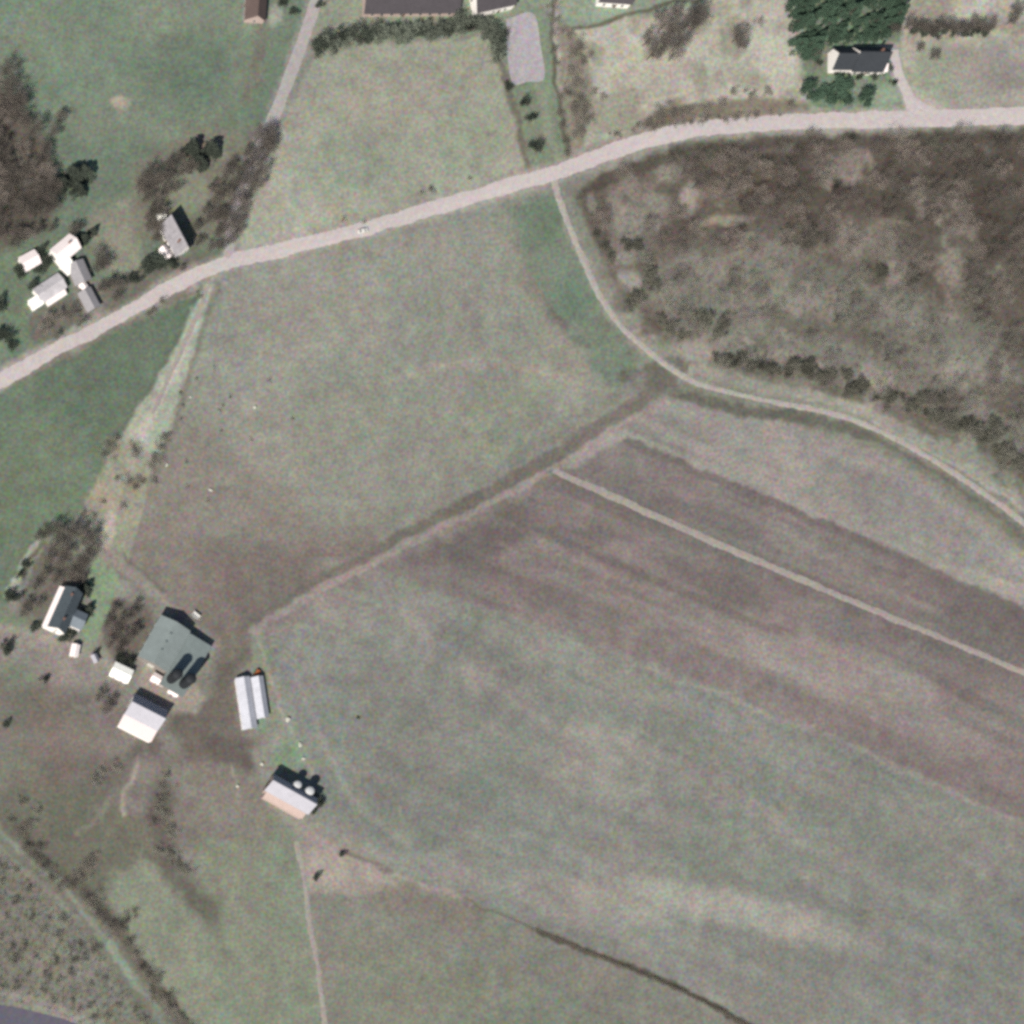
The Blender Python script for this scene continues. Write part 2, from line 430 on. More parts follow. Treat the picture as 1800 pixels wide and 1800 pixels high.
# (western lane ends here)
# dark and light farm track between the fields
stroke([(1178,665),(1120,705),(1000,782),(860,866),(640,980),(520,1052),(425,1110)], 25, (122,115,107), 5, .85)
stroke([(1130,665),(1040,725),(900,810)], 20, (140,134,124), 8, .6)
stroke([(1180,700),(1090,748),(970,825),(860,885),(740,945),(650,990),(540,1050),(445,1112)], 14, (164,152,145), 4, .9)
poly([(1140,640),(1175,625),(1215,665),(1250,690),(1190,700),(1150,700)], (116,112,102), 7, .85)
# east track verges
stroke([(1215,672),(1330,708),(1450,738),(1540,768),(1620,812),(1700,862),(1800,935),(1990,1100)], 46, (134,134,120), 6, .8)
stroke([(1225,652),(1330,678),(1450,703),(1560,740),(1700,822),(1800,893),(1990,1050)], 22, (168,163,151), 6, .85)
stroke([(1540,742),(1700,830),(1800,900),(1990,1055)], 7, (186,177,168), 3, .7)
stroke([(1200,698),(1330,722),(1450,742),(1540,768)], 19, (110,108,98), 5, .9)
stroke([(1540,768),(1620,815),(1700,868),(1800,942)], 8, (120,116,106), 3, .8)
# farmyards
poly([(-60,1100),(60,1110),(130,1130),(195,1165),(235,1190),(200,1240),(100,1210),(0,1190),(-60,1190)], (152,143,136), 10)
poly([(-B,2100),(-60,1190),(0,1185),(100,1205),(200,1225),(300,1320),(420,1340),(450,1400),(350,1500),(200,1460),(0,1400),(-B,2500)], (135,126,121), 16)
w = window(-160,1180,460,1500)
blend(w, sstep(fbm(nD, PX[w], PY[w], 40, 4)*2.4+.25)*(PY[w] > 1200)*sstep((1480-PY[w])/80), (146,138,128), .5)
blend(w, sstep(fbm(nB, PX[w], PY[w], 50, 4)*2.4+.1)*sstep((PY[w]-1200)/40)*sstep((1480-PY[w])/80), (116,108,99), .5)
blob(60,1250,60,50,(122,118,106),0,.7); blob(80,1300,100,50,(132,122,114),0,.6); blob(140,1370,90,50,(112,105,97),0,.7); blob(30,1360,50,50,(122,124,108),0,.6)
poly([(-B,2500),(0,1390),(140,1380),(250,1440),(300,1560),(230,1640),(160,1600),(80,1530),(0,1470),(-B,2600)], (116,115,101), 16)
poly([(330,1400),(450,1400),(520,1470),(535,1560),(550,1660),(570,1760),(580,1990),(400,1990),(300,1800),(215,1640),(200,1560),(250,1500),(300,1560),(360,1640)], (141,145,126), 14)
poly([(215,1640),(180,1580),(200,1530),(280,1520),(360,1640),(420,1800),(440,1990),(360,1990),(300,1800)], (144,149,129), 14, .9)
poly([(470,1490),(528,1500),(535,1600),(550,1700),(565,1800),(500,1800),(450,1650)], (136,145,125), 14, .6)
poly([(300,1340),(440,1340),(480,1400),(460,1480),(360,1480),(300,1440)], (140,131,122), 20, .9)
stroke([(290,1380),(280,1450),(295,1510),(330,1560),(370,1600)], 38, (102,99,88), 14, .75)
stroke([(370,1600),(400,1680)], 20, (126,128,112), 12, .6)
stroke([(246,1335),(232,1375),(218,1400),(216,1428)], 7, (176,166,152), 6, .9); stroke([(190,1405),(165,1440),(130,1465)], 6, (156,148,138), 8, .6)
stroke([(300,1262),(350,1290),(420,1330),(440,1350)], 9, (148,139,130), 7, .7)
blob(330,1370,70,26,(150,141,131),10,.6); blob(400,1420,50,30,(150,142,132),30,.6)
stroke([(345,1255),(400,1300),(436,1345)], 22, (112,104,97), 9, .7)
stroke([(240,1330),(250,1300),(270,1315)], 20, (112,104,97), 9, .7)
stroke([(405,1350),(416,1380),(425,1400)], 6, (172,164,154), 3, .6)
poly([(330,1080),(430,1105),(445,1150),(420,1180),(415,1290),(430,1340),(330,1330),(290,1290),(310,1240),(370,1220),(385,1130)], (124,115,107), 14)
poly([(248,1165),(290,1180),(340,1195),(362,1225),(350,1252),(300,1256),(245,1225)], (174,163,152), 7, .95)
poly([(340,1285),(440,1300),(450,1350),(380,1340)], (108,101,94), 10, .7)
poly([(185,1050),(260,1060),(275,1085),(245,1150),(200,1160),(175,1130)], (116,106,99), 9, .9)
blob(232,1045,20,14,(150,140,132),0,.6)
poly([(140,985),(170,975),(205,1005),(210,1030),(185,1085),(160,1135),(140,1120),(165,1060)], (144,166,132), 5)
poly([(60,950),(160,980),(140,1060),(60,1110),(30,1080),(40,1000)], (118,114,104), 9, .9)
poly([(0,1060),(90,1105),(60,1120),(-60,1100),(-60,1050)], (126,138,116), 8, .8); blob(30,1190,34,22,(132,142,120),0,.8)
stroke([(64,950),(40,1000),(10,1048)], 9, (176,182,162), 3, .95)
stroke([(75,965),(55,1005),(36,1040)], 7, (150,158,138), 3, .8)
stroke([(-60,1085),(0,1102),(70,1118),(130,1140),(195,1172)], 12, (170,160,150), 6, .7)
poly([(440,1130),(465,1130),(490,1200),(520,1290),(555,1360),(520,1370),(470,1330),(455,1290)], (138,142,125), 8)
stroke([(455,1130),(480,1200),(510,1290),(548,1362)], 8, (160,156,142), 3, .8); stroke([(490,1280),(480,1320)], 10, (160,150,142), 4, .6)
blob(505,1325,30,24,(130,152,124),0,.85); blob(455,1275,12,14,(128,150,126),0,.9)
stroke([(470,1120),(520,1100),(560,1110)], 7, (160,150,144), 3, .6)
# north-west farmstead
poly([(150,380),(230,340),(250,420),(250,480),(190,480),(165,430)], (150,150,132), 14, .9)
poly([(40,545),(100,530),(180,500),(260,470),(360,440),(395,455),(200,545),(60,605)], (120,114,104), 9, .9)
poly([(130,480),(180,500),(190,560),(150,560),(130,520)], (142,138,130), 6, .8)
poly([(-60,400),(40,400),(60,540),(40,600),(-60,640)], (120,138,112), 10, .9)
poly([(230,290),(340,230),(440,220),(482,205),(470,260),(440,330),(405,430),(330,440),(240,420)], (132,128,114), 14, .85)
blob(330,335,30,40,(150,152,132),-20,.8); blob(385,270,12,22,(146,148,130),20,.7)
poly([(-60,120),(30,170),(70,230),(115,330),(90,400),(0,440),(-60,440)], (106,98,90), 14, .9)
blob(210,180,15,11,(188,172,156),15,.95); blob(217,196,12,20,(146,152,134),0,.6)
stroke([(460,30),(455,90),(435,180)], 22, (126,120,108), 7, .6)
blob(484,28,17,17,(178,176,162),0,.85); blob(440,30,10,14,(170,160,146),0,.6)
# scrub by the highway
SCRUB = [(-160,1360),(0,1495),(80,1568),(150,1640),(210,1720),(270,1800),(330,1900),(200,1860),(130,1795),(40,1765),(-160,1720)]
poly(SCRUB, (134,131,119), 7)
w = window(-160,1340,360,1960)
ms = sstep(fbm(nC, PX[w], PY[w], 22, 3)*2.4+0.3)*sstep((PY[w]-1490-PX[w]*1.05)/30)
blend(w, ms, (150,148,136), .45)
poly([(0,1450),(50,1485),(110,1550),(180,1600),(235,1665),(285,1735),(345,1815),(260,1815),(185,1690),(130,1610),(60,1540),(-60,1440)], (122,119,107), 8, .85)
stroke([(30,1450),(70,1500),(105,1540),(155,1575),(189,1613),(207,1631),(235,1680),(267,1722),(300,1767),(330,1812)], 16, (102,97,87), 7, .75)
stroke([(105,1540),(140,1545),(165,1510)], 16, (104,99,89), 7, .7)
stroke([(-60,1410),(22,1482),(89,1542),(124,1578),(189,1660),(255,1747),(285,1795),(330,1860)], 9, (150,157,141), 6, .75)
stroke([(189,1660),(240,1728)], 12, (150,164,142), 5, .8)
stroke([(-160,1735),(0,1745),(60,1758),(120,1785),(200,1830)], 22, (156,150,140), 6, .9)
# verges of the gravel roads
ROAD = [(-900,1120),(-400,870),(-200,770),(0,669),(100,614),(200,562),(300,505),(392,464),(500,437),(640,402),(785,359),(900,325),(980,302),(1060,272),(1150,243),(1240,226),(1400,214),(1600,209),(1800,203),(2100,196),(2900,180)]
LANE = [(760,-700),(640,-300),(563,-20),(522,100),(484,198),(462,248),(436,310),(412,380),(400,455)]
TRACK = [(974,318),(990,370),(1020,442),(1050,512),(1090,572),(1140,618),(1190,655),(1240,678),(1330,700),(1450,724),(1540,755),(1620,798),(1700,848),(1800,920),(1950,1040),(2400,1400)]
STRIP = [(972,826),(1100,884),(1300,972),(1500,1058),(1700,1140),(1800,1182),(2100,1306),(2800,1600)]
SOUTH = [(520,1478),(534,1540),(545,1620),(560,1710),(572,1800),(590,1960),(640,2500)]
DRIVE = [(1572,88),(1580,130),(1596,165),(1610,206)]
DRIVE2 = [(1596,168),(1625,188),(1665,205)]
stroke([p for p in ROAD if -400 <= p[0] <= 2300], 37, (176,166,158), 8, .85)
stroke([p for p in LANE if p[1] > -400], 30, (160,154,146), 6, .75)
stroke(TRACK[:-1], 15, (156,152,140), 5, .7)
stroke([(1570,84),(1578,130),(1594,160)], 20, (184,174,168), 5, .8)
poly([(1590,165),(1600,160),(1690,206),(1590,206)], (186,172,164), 6, .9)
stroke([(30,670),(200,583),(330,510)], 14, (118,112,98), 7, .5)
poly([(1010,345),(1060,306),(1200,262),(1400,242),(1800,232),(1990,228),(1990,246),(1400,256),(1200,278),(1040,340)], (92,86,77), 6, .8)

w = window(650,690,1990,1460)
u = PX[w]*0.918+PY[w]*0.397; v = -PX[w]*0.397+PY[w]*0.918
top = 690+(PX[w]-1185)*0.22; low_ = 985+(PX[w]-700)*.40
sp = (PY[w] > top)*(PY[w] > 985-(PX[w]-700)*.6)*sstep((low_+30-PY[w])/20)*(PY[w] > 760+(PX[w]-1300)*.45)
strk = fbm(nB, u*0.08, v, 14, 3)*.7+fbm(nC, u*0.08, v+300, 40, 3)*1.1
blend(w, sp*sstep(strk*1.5+.05), (114,105,102), .36)
blend(w, sp*sstep(-strk*1.5+.05), (168,157,151), .28)
stroke([(1105,780),(1280,853),(1450,925),(1800,1079),(2100,1206)], 16, (120,110,107), 4, .75, curve=False)
stroke([(1110,764),(1280,837),(1450,908),(1800,1062),(2100,1189)], 9, (168,160,153), 5, .3, curve=False)
stroke([(1000,846),(1130,902),(1330,1000),(1500,1075)], 14, (122,112,109), 6, .6)
stroke([(1560,1100),(1700,1158),(1800,1202),(2000,1290)], 22, (124,114,111), 8, .6)
stroke([(1030,832),(1130,872),(1300,945)], 14, (124,114,111), 6, .55)
# broad and small unevenness of sward and soil, everywhere
lum = 1 + 0.075*fbm(nA, PX, PY, 170, 3) + 0.085*fbm(nD, PX, PY, 24, 4) + 0.06*nB(PX, PY, 6)
gx_ = np.maximum(0, C[..., 1]-(C[..., 0]+C[..., 2])/2); C[..., 1] -= 0.20*gx_
C *= 0.99*lum[..., None]
C[..., 0] *= 1 + 0.03*fbm(nC, PX+500, PY, 60, 3)
C[..., 1] *= 1 - 0.008*fbm(nC, PX+500, PY, 60, 3)

# ------------------------------------------------------------------ the ground sheet
gx = (PX-900)*S; gy = (900-PY)*S
gz = hgt(gx, gy) * (np.abs(PX-900) < 3000) * (np.abs(PY-900) < 3000)
co = np.stack([gx, gy, gz], -1).reshape(-1, 3)
idx = np.arange(nx*nx).reshape(nx, nx)
quads = np.stack([idx[1:, :-1], idx[1:, 1:], idx[:-1, 1:], idx[:-1, :-1]], -1).reshape(-1)
gm = bpy.data.meshes.new("ground")
gm.vertices.add(nx*nx); gm.vertices.foreach_set("co", co.ravel().astype(np.float32))
nf = len(quads)//4
gm.loops.add(nf*4); gm.loops.foreach_set("vertex_index", quads.astype(np.int32))
gm.polygons.add(nf); gm.polygons.foreach_set("loop_start", (np.arange(nf)*4).astype(np.int32))
gm.polygons.foreach_set("use_smooth", np.ones(nf, bool))
gm.update(calc_edges=True)
at = gm.attributes.new("tint", 'FLOAT_COLOR', 'POINT')
rgba = np.ones((nx*nx, 4), np.float32); rgba[:, :3] = alb(C.reshape(-1, 3))
at.data.foreach_set("color", rgba.ravel())
gm.materials.append(mat("ground_soil_and_grass", (0,0,0), 1.0, 0.05, 0.8, attr=True, spec=0.05))
go = bpy.data.objects.new("ground", gm); COL.objects.link(go)
tag(go, kind="structure")

# ------------------------------------------------------------------ roads and tracks, laid on the ground
def ribbon(name, pts, widths, m, lift=0.03, jit=0.9, crown=0.05, dense=3.0, fade=None):
    c = catmull(pts, dense); n = len(c); vs = []; fs = []
    if not hasattr(widths, '__len__'): widths = [widths]*2
    r = random.Random(name+str(pts[0])); jl = jr = 0; cols = 9
    for i, (x, y) in enumerate(c):
        a = c[max(0, i-1)]; b = c[min(n-1, i+1)]
        dx, dy = b[0]-a[0], b[1]-a[1]; l = math.hypot(dx, dy) or 1; nx_, ny_ = -dy/l, dx/l
        wd = np.interp(i/(n-1), np.linspace(0, 1, len(widths)), widths)
        jl = jl*0.8+r.uniform(-jit, jit)*0.6; jr = jr*0.8+r.uniform(-jit, jit)*0.6
        for k in range(cols):
            t = k/(cols-1)*2-1
            off = t*wd/2+(jl if t < 0 else jr)*abs(t)
            X, Y = P(x+nx_*off, y+ny_*off)
            vs.append((X, Y, float(hgt(X, Y))+lift+crown*(1-t*t)))
        if i:
            o = (i-1)*cols
            fs += [(o+k, o+k+1, o+cols+k+1, o+cols+k) for k in range(cols-1)]
    fs = [f[::-1] for f in fs]
    ob = mesh_obj(name, vs, fs, m, smooth=True)
    if ob.data.polygons[len(fs)//2].normal.z < 0:
        ob.data.flip_normals()
    return tag(ob, kind="structure")
gravel = mat("pale_pink_gravel", (210,197,194), .95, .07, .6, mottle=.45)
gravel_lane = mat("grey_lane_gravel", (184,175,173), .95, .07, 1.0, mottle=.6)
dirt = mat("dry_track_soil", (182,173,165), .95, .09, 1.0, mottle=.8)
chalk = mat("pale_headland_stubble", (170,160,152), .95, .08, 1.0, mottle=.8)
asph = mat("blue_grey_asphalt", (108,104,116), .9, .06, .7, mottle=.6)
apron = mat("lavender_grey_asphalt", (182,173,176), .9, .12, .3, mottle=.7)
ribbon("road", ROAD, [25,24,25,24,26,23,25,24,26,28,27,30,28,30,27,28,30], gravel, .05, 1.9)
ribbon("lane", LANE, [24,23,22,21,21,18], gravel_lane, .035)
ribbon("track", TRACK, [11,11,9,9,9,10,10,11,12,13,15,15], dirt, .045, 1.3)
ribbon("path", STRIP, [12,13,11,9,10,12,12,12], chalk, .035, 1.4)
ribbon("path", SOUTH, [8,9,10,9,10,10], chalk, .035, 1.6)
ribbon("path", [(367,500),(345,556),(318,616),(290,678),(268,728)], [8,9,9,9,5], chalk, .03, 1.6)
ribbon("driveway", DRIVE, [14,16,17,24], gravel, .03, 1.0)
ribbon("driveway", DRIVE2, [12,13,16], gravel, .04, 1.0)
ribbon("highway", [(-1500,1500),(-500,1740),(-200,1790),(0,1826),(130,1862),(300,1950),(700,2300),(1400,3000)], 118, asph, .06, .8, .15)
# tarmac parking apron behind the northern houses
ap = [(890,34),(936,24),(950,78),(957,137),(928,143),(902,146),(892,100)]
mb = MB(); cxa, cya = 925, 92; vs = []; ring = catmull(ap+[ap[0]], 4)[:-1]
for k in range(6):
    for x, y in ring:
        X, Y = P(cxa+(x-cxa)*(1-k/5.2), cya+(y-cya)*(1-k/5.2)); vs.append((X, Y, float(hgt(X, Y))+.045))
nr = len(ring); fsx = [(k*nr+i, k*nr+(i+1) % nr, (k+1)*nr+(i+1) % nr, (k+1)*nr+i) for k in range(5) for i in range(nr)]
fsx.append(tuple(5*nr+i for i in range(nr)))
pa = mesh_obj("parking_apron", vs, fsx, apron)
if pa.data.polygons[0].normal.z < 0: pa.data.flip_normals()
tag(pa, kind="structure")

# ------------------------------------------------------------------ buildings
wall_w = mat("white_painted_boards", (270,260,254), .7, .04, 1.2, stripes=(3.0,.03,'Z'))
wall_g = mat("weathered_grey_boards", (150,140,134), .85, .1, 1.0, stripes=(3.0,.05,'Z'))
wall_p = mat("pinkish_block_wall", (200,176,168), .85, .07, 1.0)
wall_b = mat("brown_boards", (120,98,86), .85, .1, 1.0, stripes=(3.0,.05,'Z'))
roof_dk = mat("charcoal_shingles", (62,65,70), .85, .14, 1.4, stripes=(4.0,.08,'Y'))
roof_sl = mat("blue_grey_slates", (88,96,102), .8, .18, 1.0, stripes=(4.0,.07,'Y'))
roof_br = mat("dark_brown_shingles", (88,82,85), .85, .14, 1.2, stripes=(4.0,.07,'Y'))
roof_rd = mat("rusty_brown_shingles", (110,93,88), .85, .14, 1.2, stripes=(4.0,.07,'Y'))
roof_gn = mat("greenish_grey_metal_sheets", (146,154,152), .6, .1, .5, stripes=(1.1,.05,'X'))
roof_gn2 = mat("darker_greenish_metal_sheets", (136,145,143), .6, .1, .5, stripes=(1.1,.05,'X'))
roof_lv = mat("pale_galvanised_sheets", (186,182,190), .55, .07, .6, stripes=(1.1,.06,'X'))
roof_pk = mat("sunbleached_pinkish_sheets", (258,236,232), .6, .05, .6, stripes=(1.1,.05,'X'))
roof_wh = mat("white_metal_roof", (280,262,258), .6, .05, .6, stripes=(1.1,.04,'X'))
roof_ps = mat("bluish_white_sheets", (214,212,220), .55, .1, .5, stripes=(1.1,.08,'X'))
roof_gy = mat("grey_felt_roof", (172,166,168), .85, .09, .8)
roof_vw = mat("fresh_white_roof", (300,292,280), .5, .02, .6)
glass = mat("dark_window_glass", (46,52,58), .15, .02, 1.0, spec=.6)
trimw = mat("white_trim", (224,220,214), .6, .03, 1.0)
doorm = mat("brown_door_paint", (110,84,70), .7, .06, 1.0)
doorw = mat("white_sliding_door", (214,208,200), .7, .05, 1.0)
brick = mat("chimney_brick", (140,104,92), .9, .12, 2.0)
silo_m = mat("dark_blue_enamelled_steel", (48,50,54), .7, .08, .8, stripes=(1.2,.1,'Z'))
silo_w = mat("white_silo_dome", (216,214,214), .5, .04, .8)
concr = mat("pale_concrete", (182,172,164), .9, .07, 1.0)

def gable(name, label, cat, px, py, L, W, ang, wh, rise, wm, rm, wins=((),(),(),()), doors=(), chim=(), ov=0.45, group=None, wm_gable=None, parent_xy=None):
    """px,py: plan point over which the centre of the eaves is seen; local x runs along the ridge (length L)."""
    x, y = base_of(px, py, wh)
    z = float(hgt(x, y)) - 0.15
    e = empty(name, x, y, z, math.radians(ang))
    tag(e, label, cat, group)
    l, w = L/2, W/2
    vs = [(-l,-w,0),(l,-w,0),(l,w,0),(-l,w,0),(-l,-w,wh),(l,-w,wh),(l,w,wh),(-l,w,wh),(-l,0,wh+rise),(l,0,wh+rise)]
    fs = [(3,2,1,0),(0,1,5,4),(1,2,6,9,5),(2,3,7,6),(3,0,4,8,7),(4,5,9,8),(6,7,8,9)]
    mesh_obj("wall", vs, fs, wm, e)
    t = 0.14; s = rise/w; o = ov
    m = MB(); zr = wh+rise+t
    m.slab([(-l-o, 0, zr), (-l-o, -w-o, zr-rise-s*o), (l+o, -w-o, zr-rise-s*o), (l+o, 0, zr)], t)
    m.slab([(l+o, 0, zr), (l+o, w+o, zr-rise-s*o), (-l-o, w+o, zr-rise-s*o), (-l-o, 0, zr)], t)
    m.box(-l-o, l+o, -0.12, 0.12, zr-0.03, zr+0.06)
    rf = m.build("roof", rm, e)
    for cx_, cy_, hh in chim:
        c = MB(); zb = wh+rise*(1-abs(cy_)/w)
        c.box(cx_-.38, cx_+.38, cy_-.38, cy_+.38, zb-.5, zb+hh); c.box(cx_-.46, cx_+.46, cy_-.46, cy_+.46, zb+hh, zb+hh+.12)
        c.build("chimney", brick, rf)
    # windows: side 0 = -y long wall, 1 = +y long wall, 2 = -x gable, 3 = +x gable; entries (along, sill height, w, h)
    def place(side, a, z0, ww, hh, d):
        if side == 0: return (a-ww/2, a+ww/2, -w-d, -w+.02, z0, z0+hh)
        if side == 1: return (a-ww/2, a+ww/2, w-.02, w+d, z0, z0+hh)
        if side == 2: return (-l-d, -l+.02, a-ww/2, a+ww/2, z0, z0+hh)
        return (l-.02, l+d, a-ww/2, a+ww/2, z0, z0+hh)
    for side, ws in enumerate(wins):
        for (a, z0, ww, hh) in ws:
            f = MB()
            f.box(*place(side, a, z0-.1, ww+.2, .1, .07)); f.box(*place(side, a, z0+hh, ww+.2, .1, .07))
            f.box(*place(side, a-ww/2-.05, z0, .1, hh, .07)); f.box(*place(side, a+ww/2+.05, z0, .1, hh, .07))
            fo = f.build("window", trimw, e)
            g = MB(); g.box(*place(side, a, z0, ww, hh, .03)); g.build("pane", glass, fo)
    for (side, a, ww, hh, dm) in doors:
        d = MB(); d.box(*place(side, a, .15, ww, hh, .06)); do = d.build("door", dm, e)
        hb = MB(); b = place(side, a+ww*.38, 1.05, .12, .12, .12); hb.box(*b); hb.build("handle", trimw, do)
    return e, (x, y, z)

def leanto(e, L, W, depth, h_hi, h_lo, side, wm, rm, x0=0.0):
    """single-slope wing against one long wall of the building e, a part of it"""
    l = L/2; s = -1 if side == 0 else 1; w = W/2
    ys = [s*(w+.01), s*(w+depth)]
    vs = [(x0-l,ys[0],0),(x0+l,ys[0],0),(x0+l,ys[1],0),(x0-l,ys[1],0),(x0-l,ys[0],h_hi),(x0+l,ys[0],h_hi),(x0+l,ys[1],h_lo),(x0-l,ys[1],h_lo)]
    fs = [(0,1,2,3),(0,4,5,1),(1,5,6,2),(2,6,7,3),(3,7,4,0),(4,7,6,5)]
    wl = mesh_obj("side_wing", vs, fs, wm, e)
    m = MB(); sl = (h_hi-h_lo)/depth; o = .35; t = .12; ya = s*(w+.02); yb = s*(w+depth+o)
    za = h_hi+t+.02; zb = h_lo+t+.02-sl*o
    q = [(x0-l-o, ya, za), (x0-l-o, yb, zb), (x0+l+o, yb, zb), (x0+l+o, ya, za)]
    m.slab(q if s < 0 else q[::-1], t)
    m.build("roof", rm, wl)

W1 = lambda n, L, z=1.0, w=1.1, h=1.3: tuple((-L/2+L*(i+.5)/n, z, w, h) for i in range(n))
# --- north-east house
e, _ = gable("farmhouse", "charcoal roofed white house among green conifers north of the road", "house", 1526, 104, 13.0, 10.2, -1, 3.6, 5.4, wall_w, roof_dk,
      (W1(4,12), W1(4,12), ((-2.6,1.0,1,1.3),(0,4.9,.9,1.1)), ((2.4,1.0,1,1.3),(-2.4,1,1,1.3))), ((0, 0.2, 1.1, 2.1, doorm),), ((2.5,.8,1.5),))
mb = MB(); mb.box(-15.3,-6.52,-4.4,4.4,0,3.4)
wg = mb.build("wing", wall_w, e)
mesh_obj("wing_gable", [(-15.3,-4.4,3.4),(-15.3,4.4,3.4),(-15.3,0,7.6),(-15.1,-4.4,3.4),(-15.1,4.4,3.4),(-15.1,0,7.6)], [(0,1,2),(3,5,4),(0,2,5,3),(1,4,5,2),(0,3,4,1)], wall_w, wg)
mb = MB(); mb.slab([(-15.4,0,7.75),(-15.4,-4.8,3.26),(-6.55,-4.8,3.26),(-6.55,0,7.75)], .13); mb.slab([(-6.55,0,7.75),(-6.55,4.8,3.26),(-15.4,4.8,3.26),(-15.4,0,7.75)], .13)
mb.build("roof", roof_dk, wg)
mb = MB(); mb.box(6.52,9.0,-4.6,-1.8,0,2.5); pw = mb.build("porch", wall_w, e)
mb = MB(); mb.slab([(6.55,-1.5,3.3),(6.55,-4.9,2.7),(9.3,-4.9,2.7),(9.3,-1.5,3.3)], .12); mb.build("roof", roof_wh, pw)
# --- houses cut by the northern edge
gable("long_house", "long dark brown roofed building behind the hedge at the northern edge", "house", 724, -14, 41, 18, 0.5, 3.0, 3.0, wall_p, roof_br,
      (W1(9,38), W1(9,38), ((0,1.2,1.2,1.3),(4,1.2,1.2,1.3)), ((0,1.2,1.2,1.3),)), ((0,-3,1.2,2.1,doorm),), ((6,1,1.2),(-9,1,1.2)))
gable("house", "dark roofed house with bright white south wall above the parking apron", "house", 868, -14, 17, 14, 12, 4.4, 2.6, wall_w, roof_br,
      (W1(3,15), W1(3,15), ((0,1.2,1.2,1.3),), ((0,1.2,1.2,1.3),)), ((0,2.4,1.2,2.1,doorm),), ((-3,1,1.1),))
gable("house", "brown roofed house with white west gable right of the hedgerow", "house", 1084, -16, 14, 10, -4, 3.8, 3.4, wall_w, roof_br,
      (W1(3,12), W1(3,12), ((-2,1.1,1,1.3),), ((0,1.2,1.2,1.3),)), ((0,1,1.1,2.1,doorm),), ((2,.8,1.1),))
gable("cottage", "small rusty brown roofed cottage beside the lane at the northern edge", "house", 451, 8, 12.5, 8.4, 86, 3.0, 3.2, wall_p, roof_rd,
      (W1(3,11), W1(3,11), ((0,1.1,1,1.2),), ((0,1.1,1,1.2),)), ((1,1,1.0,2.0,doorm),), ((1.5,.6,1.1),))
# --- roadside house under the trees
gable("roadside_house", "pale roofed house under bare trees at the lane corner", "house", 308, 416, 14.5, 6.4, -62, 3.8, 5.8, wall_w, mat("streaky_grey_shingles", (158,152,156), .8, .25, .5),
      (W1(4,17), W1(4,17), ((-2,1,1,1.3),(0,4.4,.9,1)), ((2,1,1,1.3),(-2,1,1,1.3))), ((0,-.6,1.1,2.1,doorm),), ((3.5,-1.4,1.6),))
gable("shed", "tiny white shed north of the roadside house", "shed", 284, 380, 3.0, 2.2, 20, 2.2, .7, wall_w, roof_vw, ((),(),((0,1,.6,.6),),()), ((0,0,.9,1.8,doorm),))
gable("shed", "small white hut west of the roadside house gable", "shed", 292, 443, 5.0, 2.8, -52, 2.4, .9, wall_w, roof_wh, ((),(),((0,1,.6,.6),),()), ((0,0,.9,1.8,doorm),))
# --- white farmstead in the west
gable("shed", "square white roofed shed, western one of the white farmstead", "shed", 53, 457, 7.2, 6.2, 28, 3.0, 1.1, wall_w, roof_wh, ((),(),((0,1,.8,.8),),()), ((0,0,1.6,2.2,doorm),))
e, _ = gable("white_farmhouse", "two-winged white roofed farmhouse, biggest of the western farmstead", "house", 116, 436, 10.5, 7.4, 40, 4.4, 2.0, wall_w, roof_wh,
      (W1(3,9), W1(3,9), ((0,1.1,1,1.2),), ((0,1.1,1,1.2),)), ((0,2,1.0,2.0,doorm),), ((2,.6,1.1),))
mb = MB(); mb.box(-5.6,-1.2,-9.2,-3.72,0,3.2); wg = mb.build("wing", wall_w, e)
mb = MB(); mb.slab([(-6.0,-3.75,4.3),(-6.0,-9.5,3.2),(-.9,-9.5,3.2),(-.9,-3.75,4.3)], .12); mb.build("roof", roof_vw, wg)
gable("garage", "grey roofed garage right of the white farmhouse", "garage", 140, 478, 9.0, 7.0, -66, 3.0, 1.3, wall_g, roof_gy, ((),(),((0,1,.8,.8),),()), ((3,0,2.8,2.3,doorw),))
e, _ = gable("low_barn", "lavender roofed low barn in the middle of the white farmstead", "barn", 88, 506, 12.5, 6.8, 33, 3.0, 1.2, wall_w, mat("chalky_white_sheets", (214,206,208), .6, .2, .4), ((),(),((0,1,.8,.8),),()), ((1,0,2.4,2.3,doorw),))
leanto(e, 9.0, 6.8, 2.4, 2.9, 2.2, 0, wall_w, roof_wh, 0.5)
gable("shed", "brilliant white small shed at the southwest tip of the farmstead", "shed", 63, 531, 4.6, 4.2, 33, 2.8, .5, wall_w, roof_vw, ((),(),((0,1,.6,.6),),()), ((0,0,1.2,2.0,doorm),))
gable("shed", "narrow pale lean shed below the grey roofed garage", "shed", 148, 502, 4.8, 2.2, -55, 2.3, .5, wall_w, roof_wh, ((),(),(),()), ((0,0,1.0,1.9,doorm),))
gable("workshop", "dull grey roofed workshop nearest the road in the farmstead", "workshop", 157, 526, 8.6, 5.6, -62, 2.8, 1.0, wall_g, roof_gy, ((),(),((0,1,.8,.8),),()), ((2,0,2.2,2.2,doorw),))
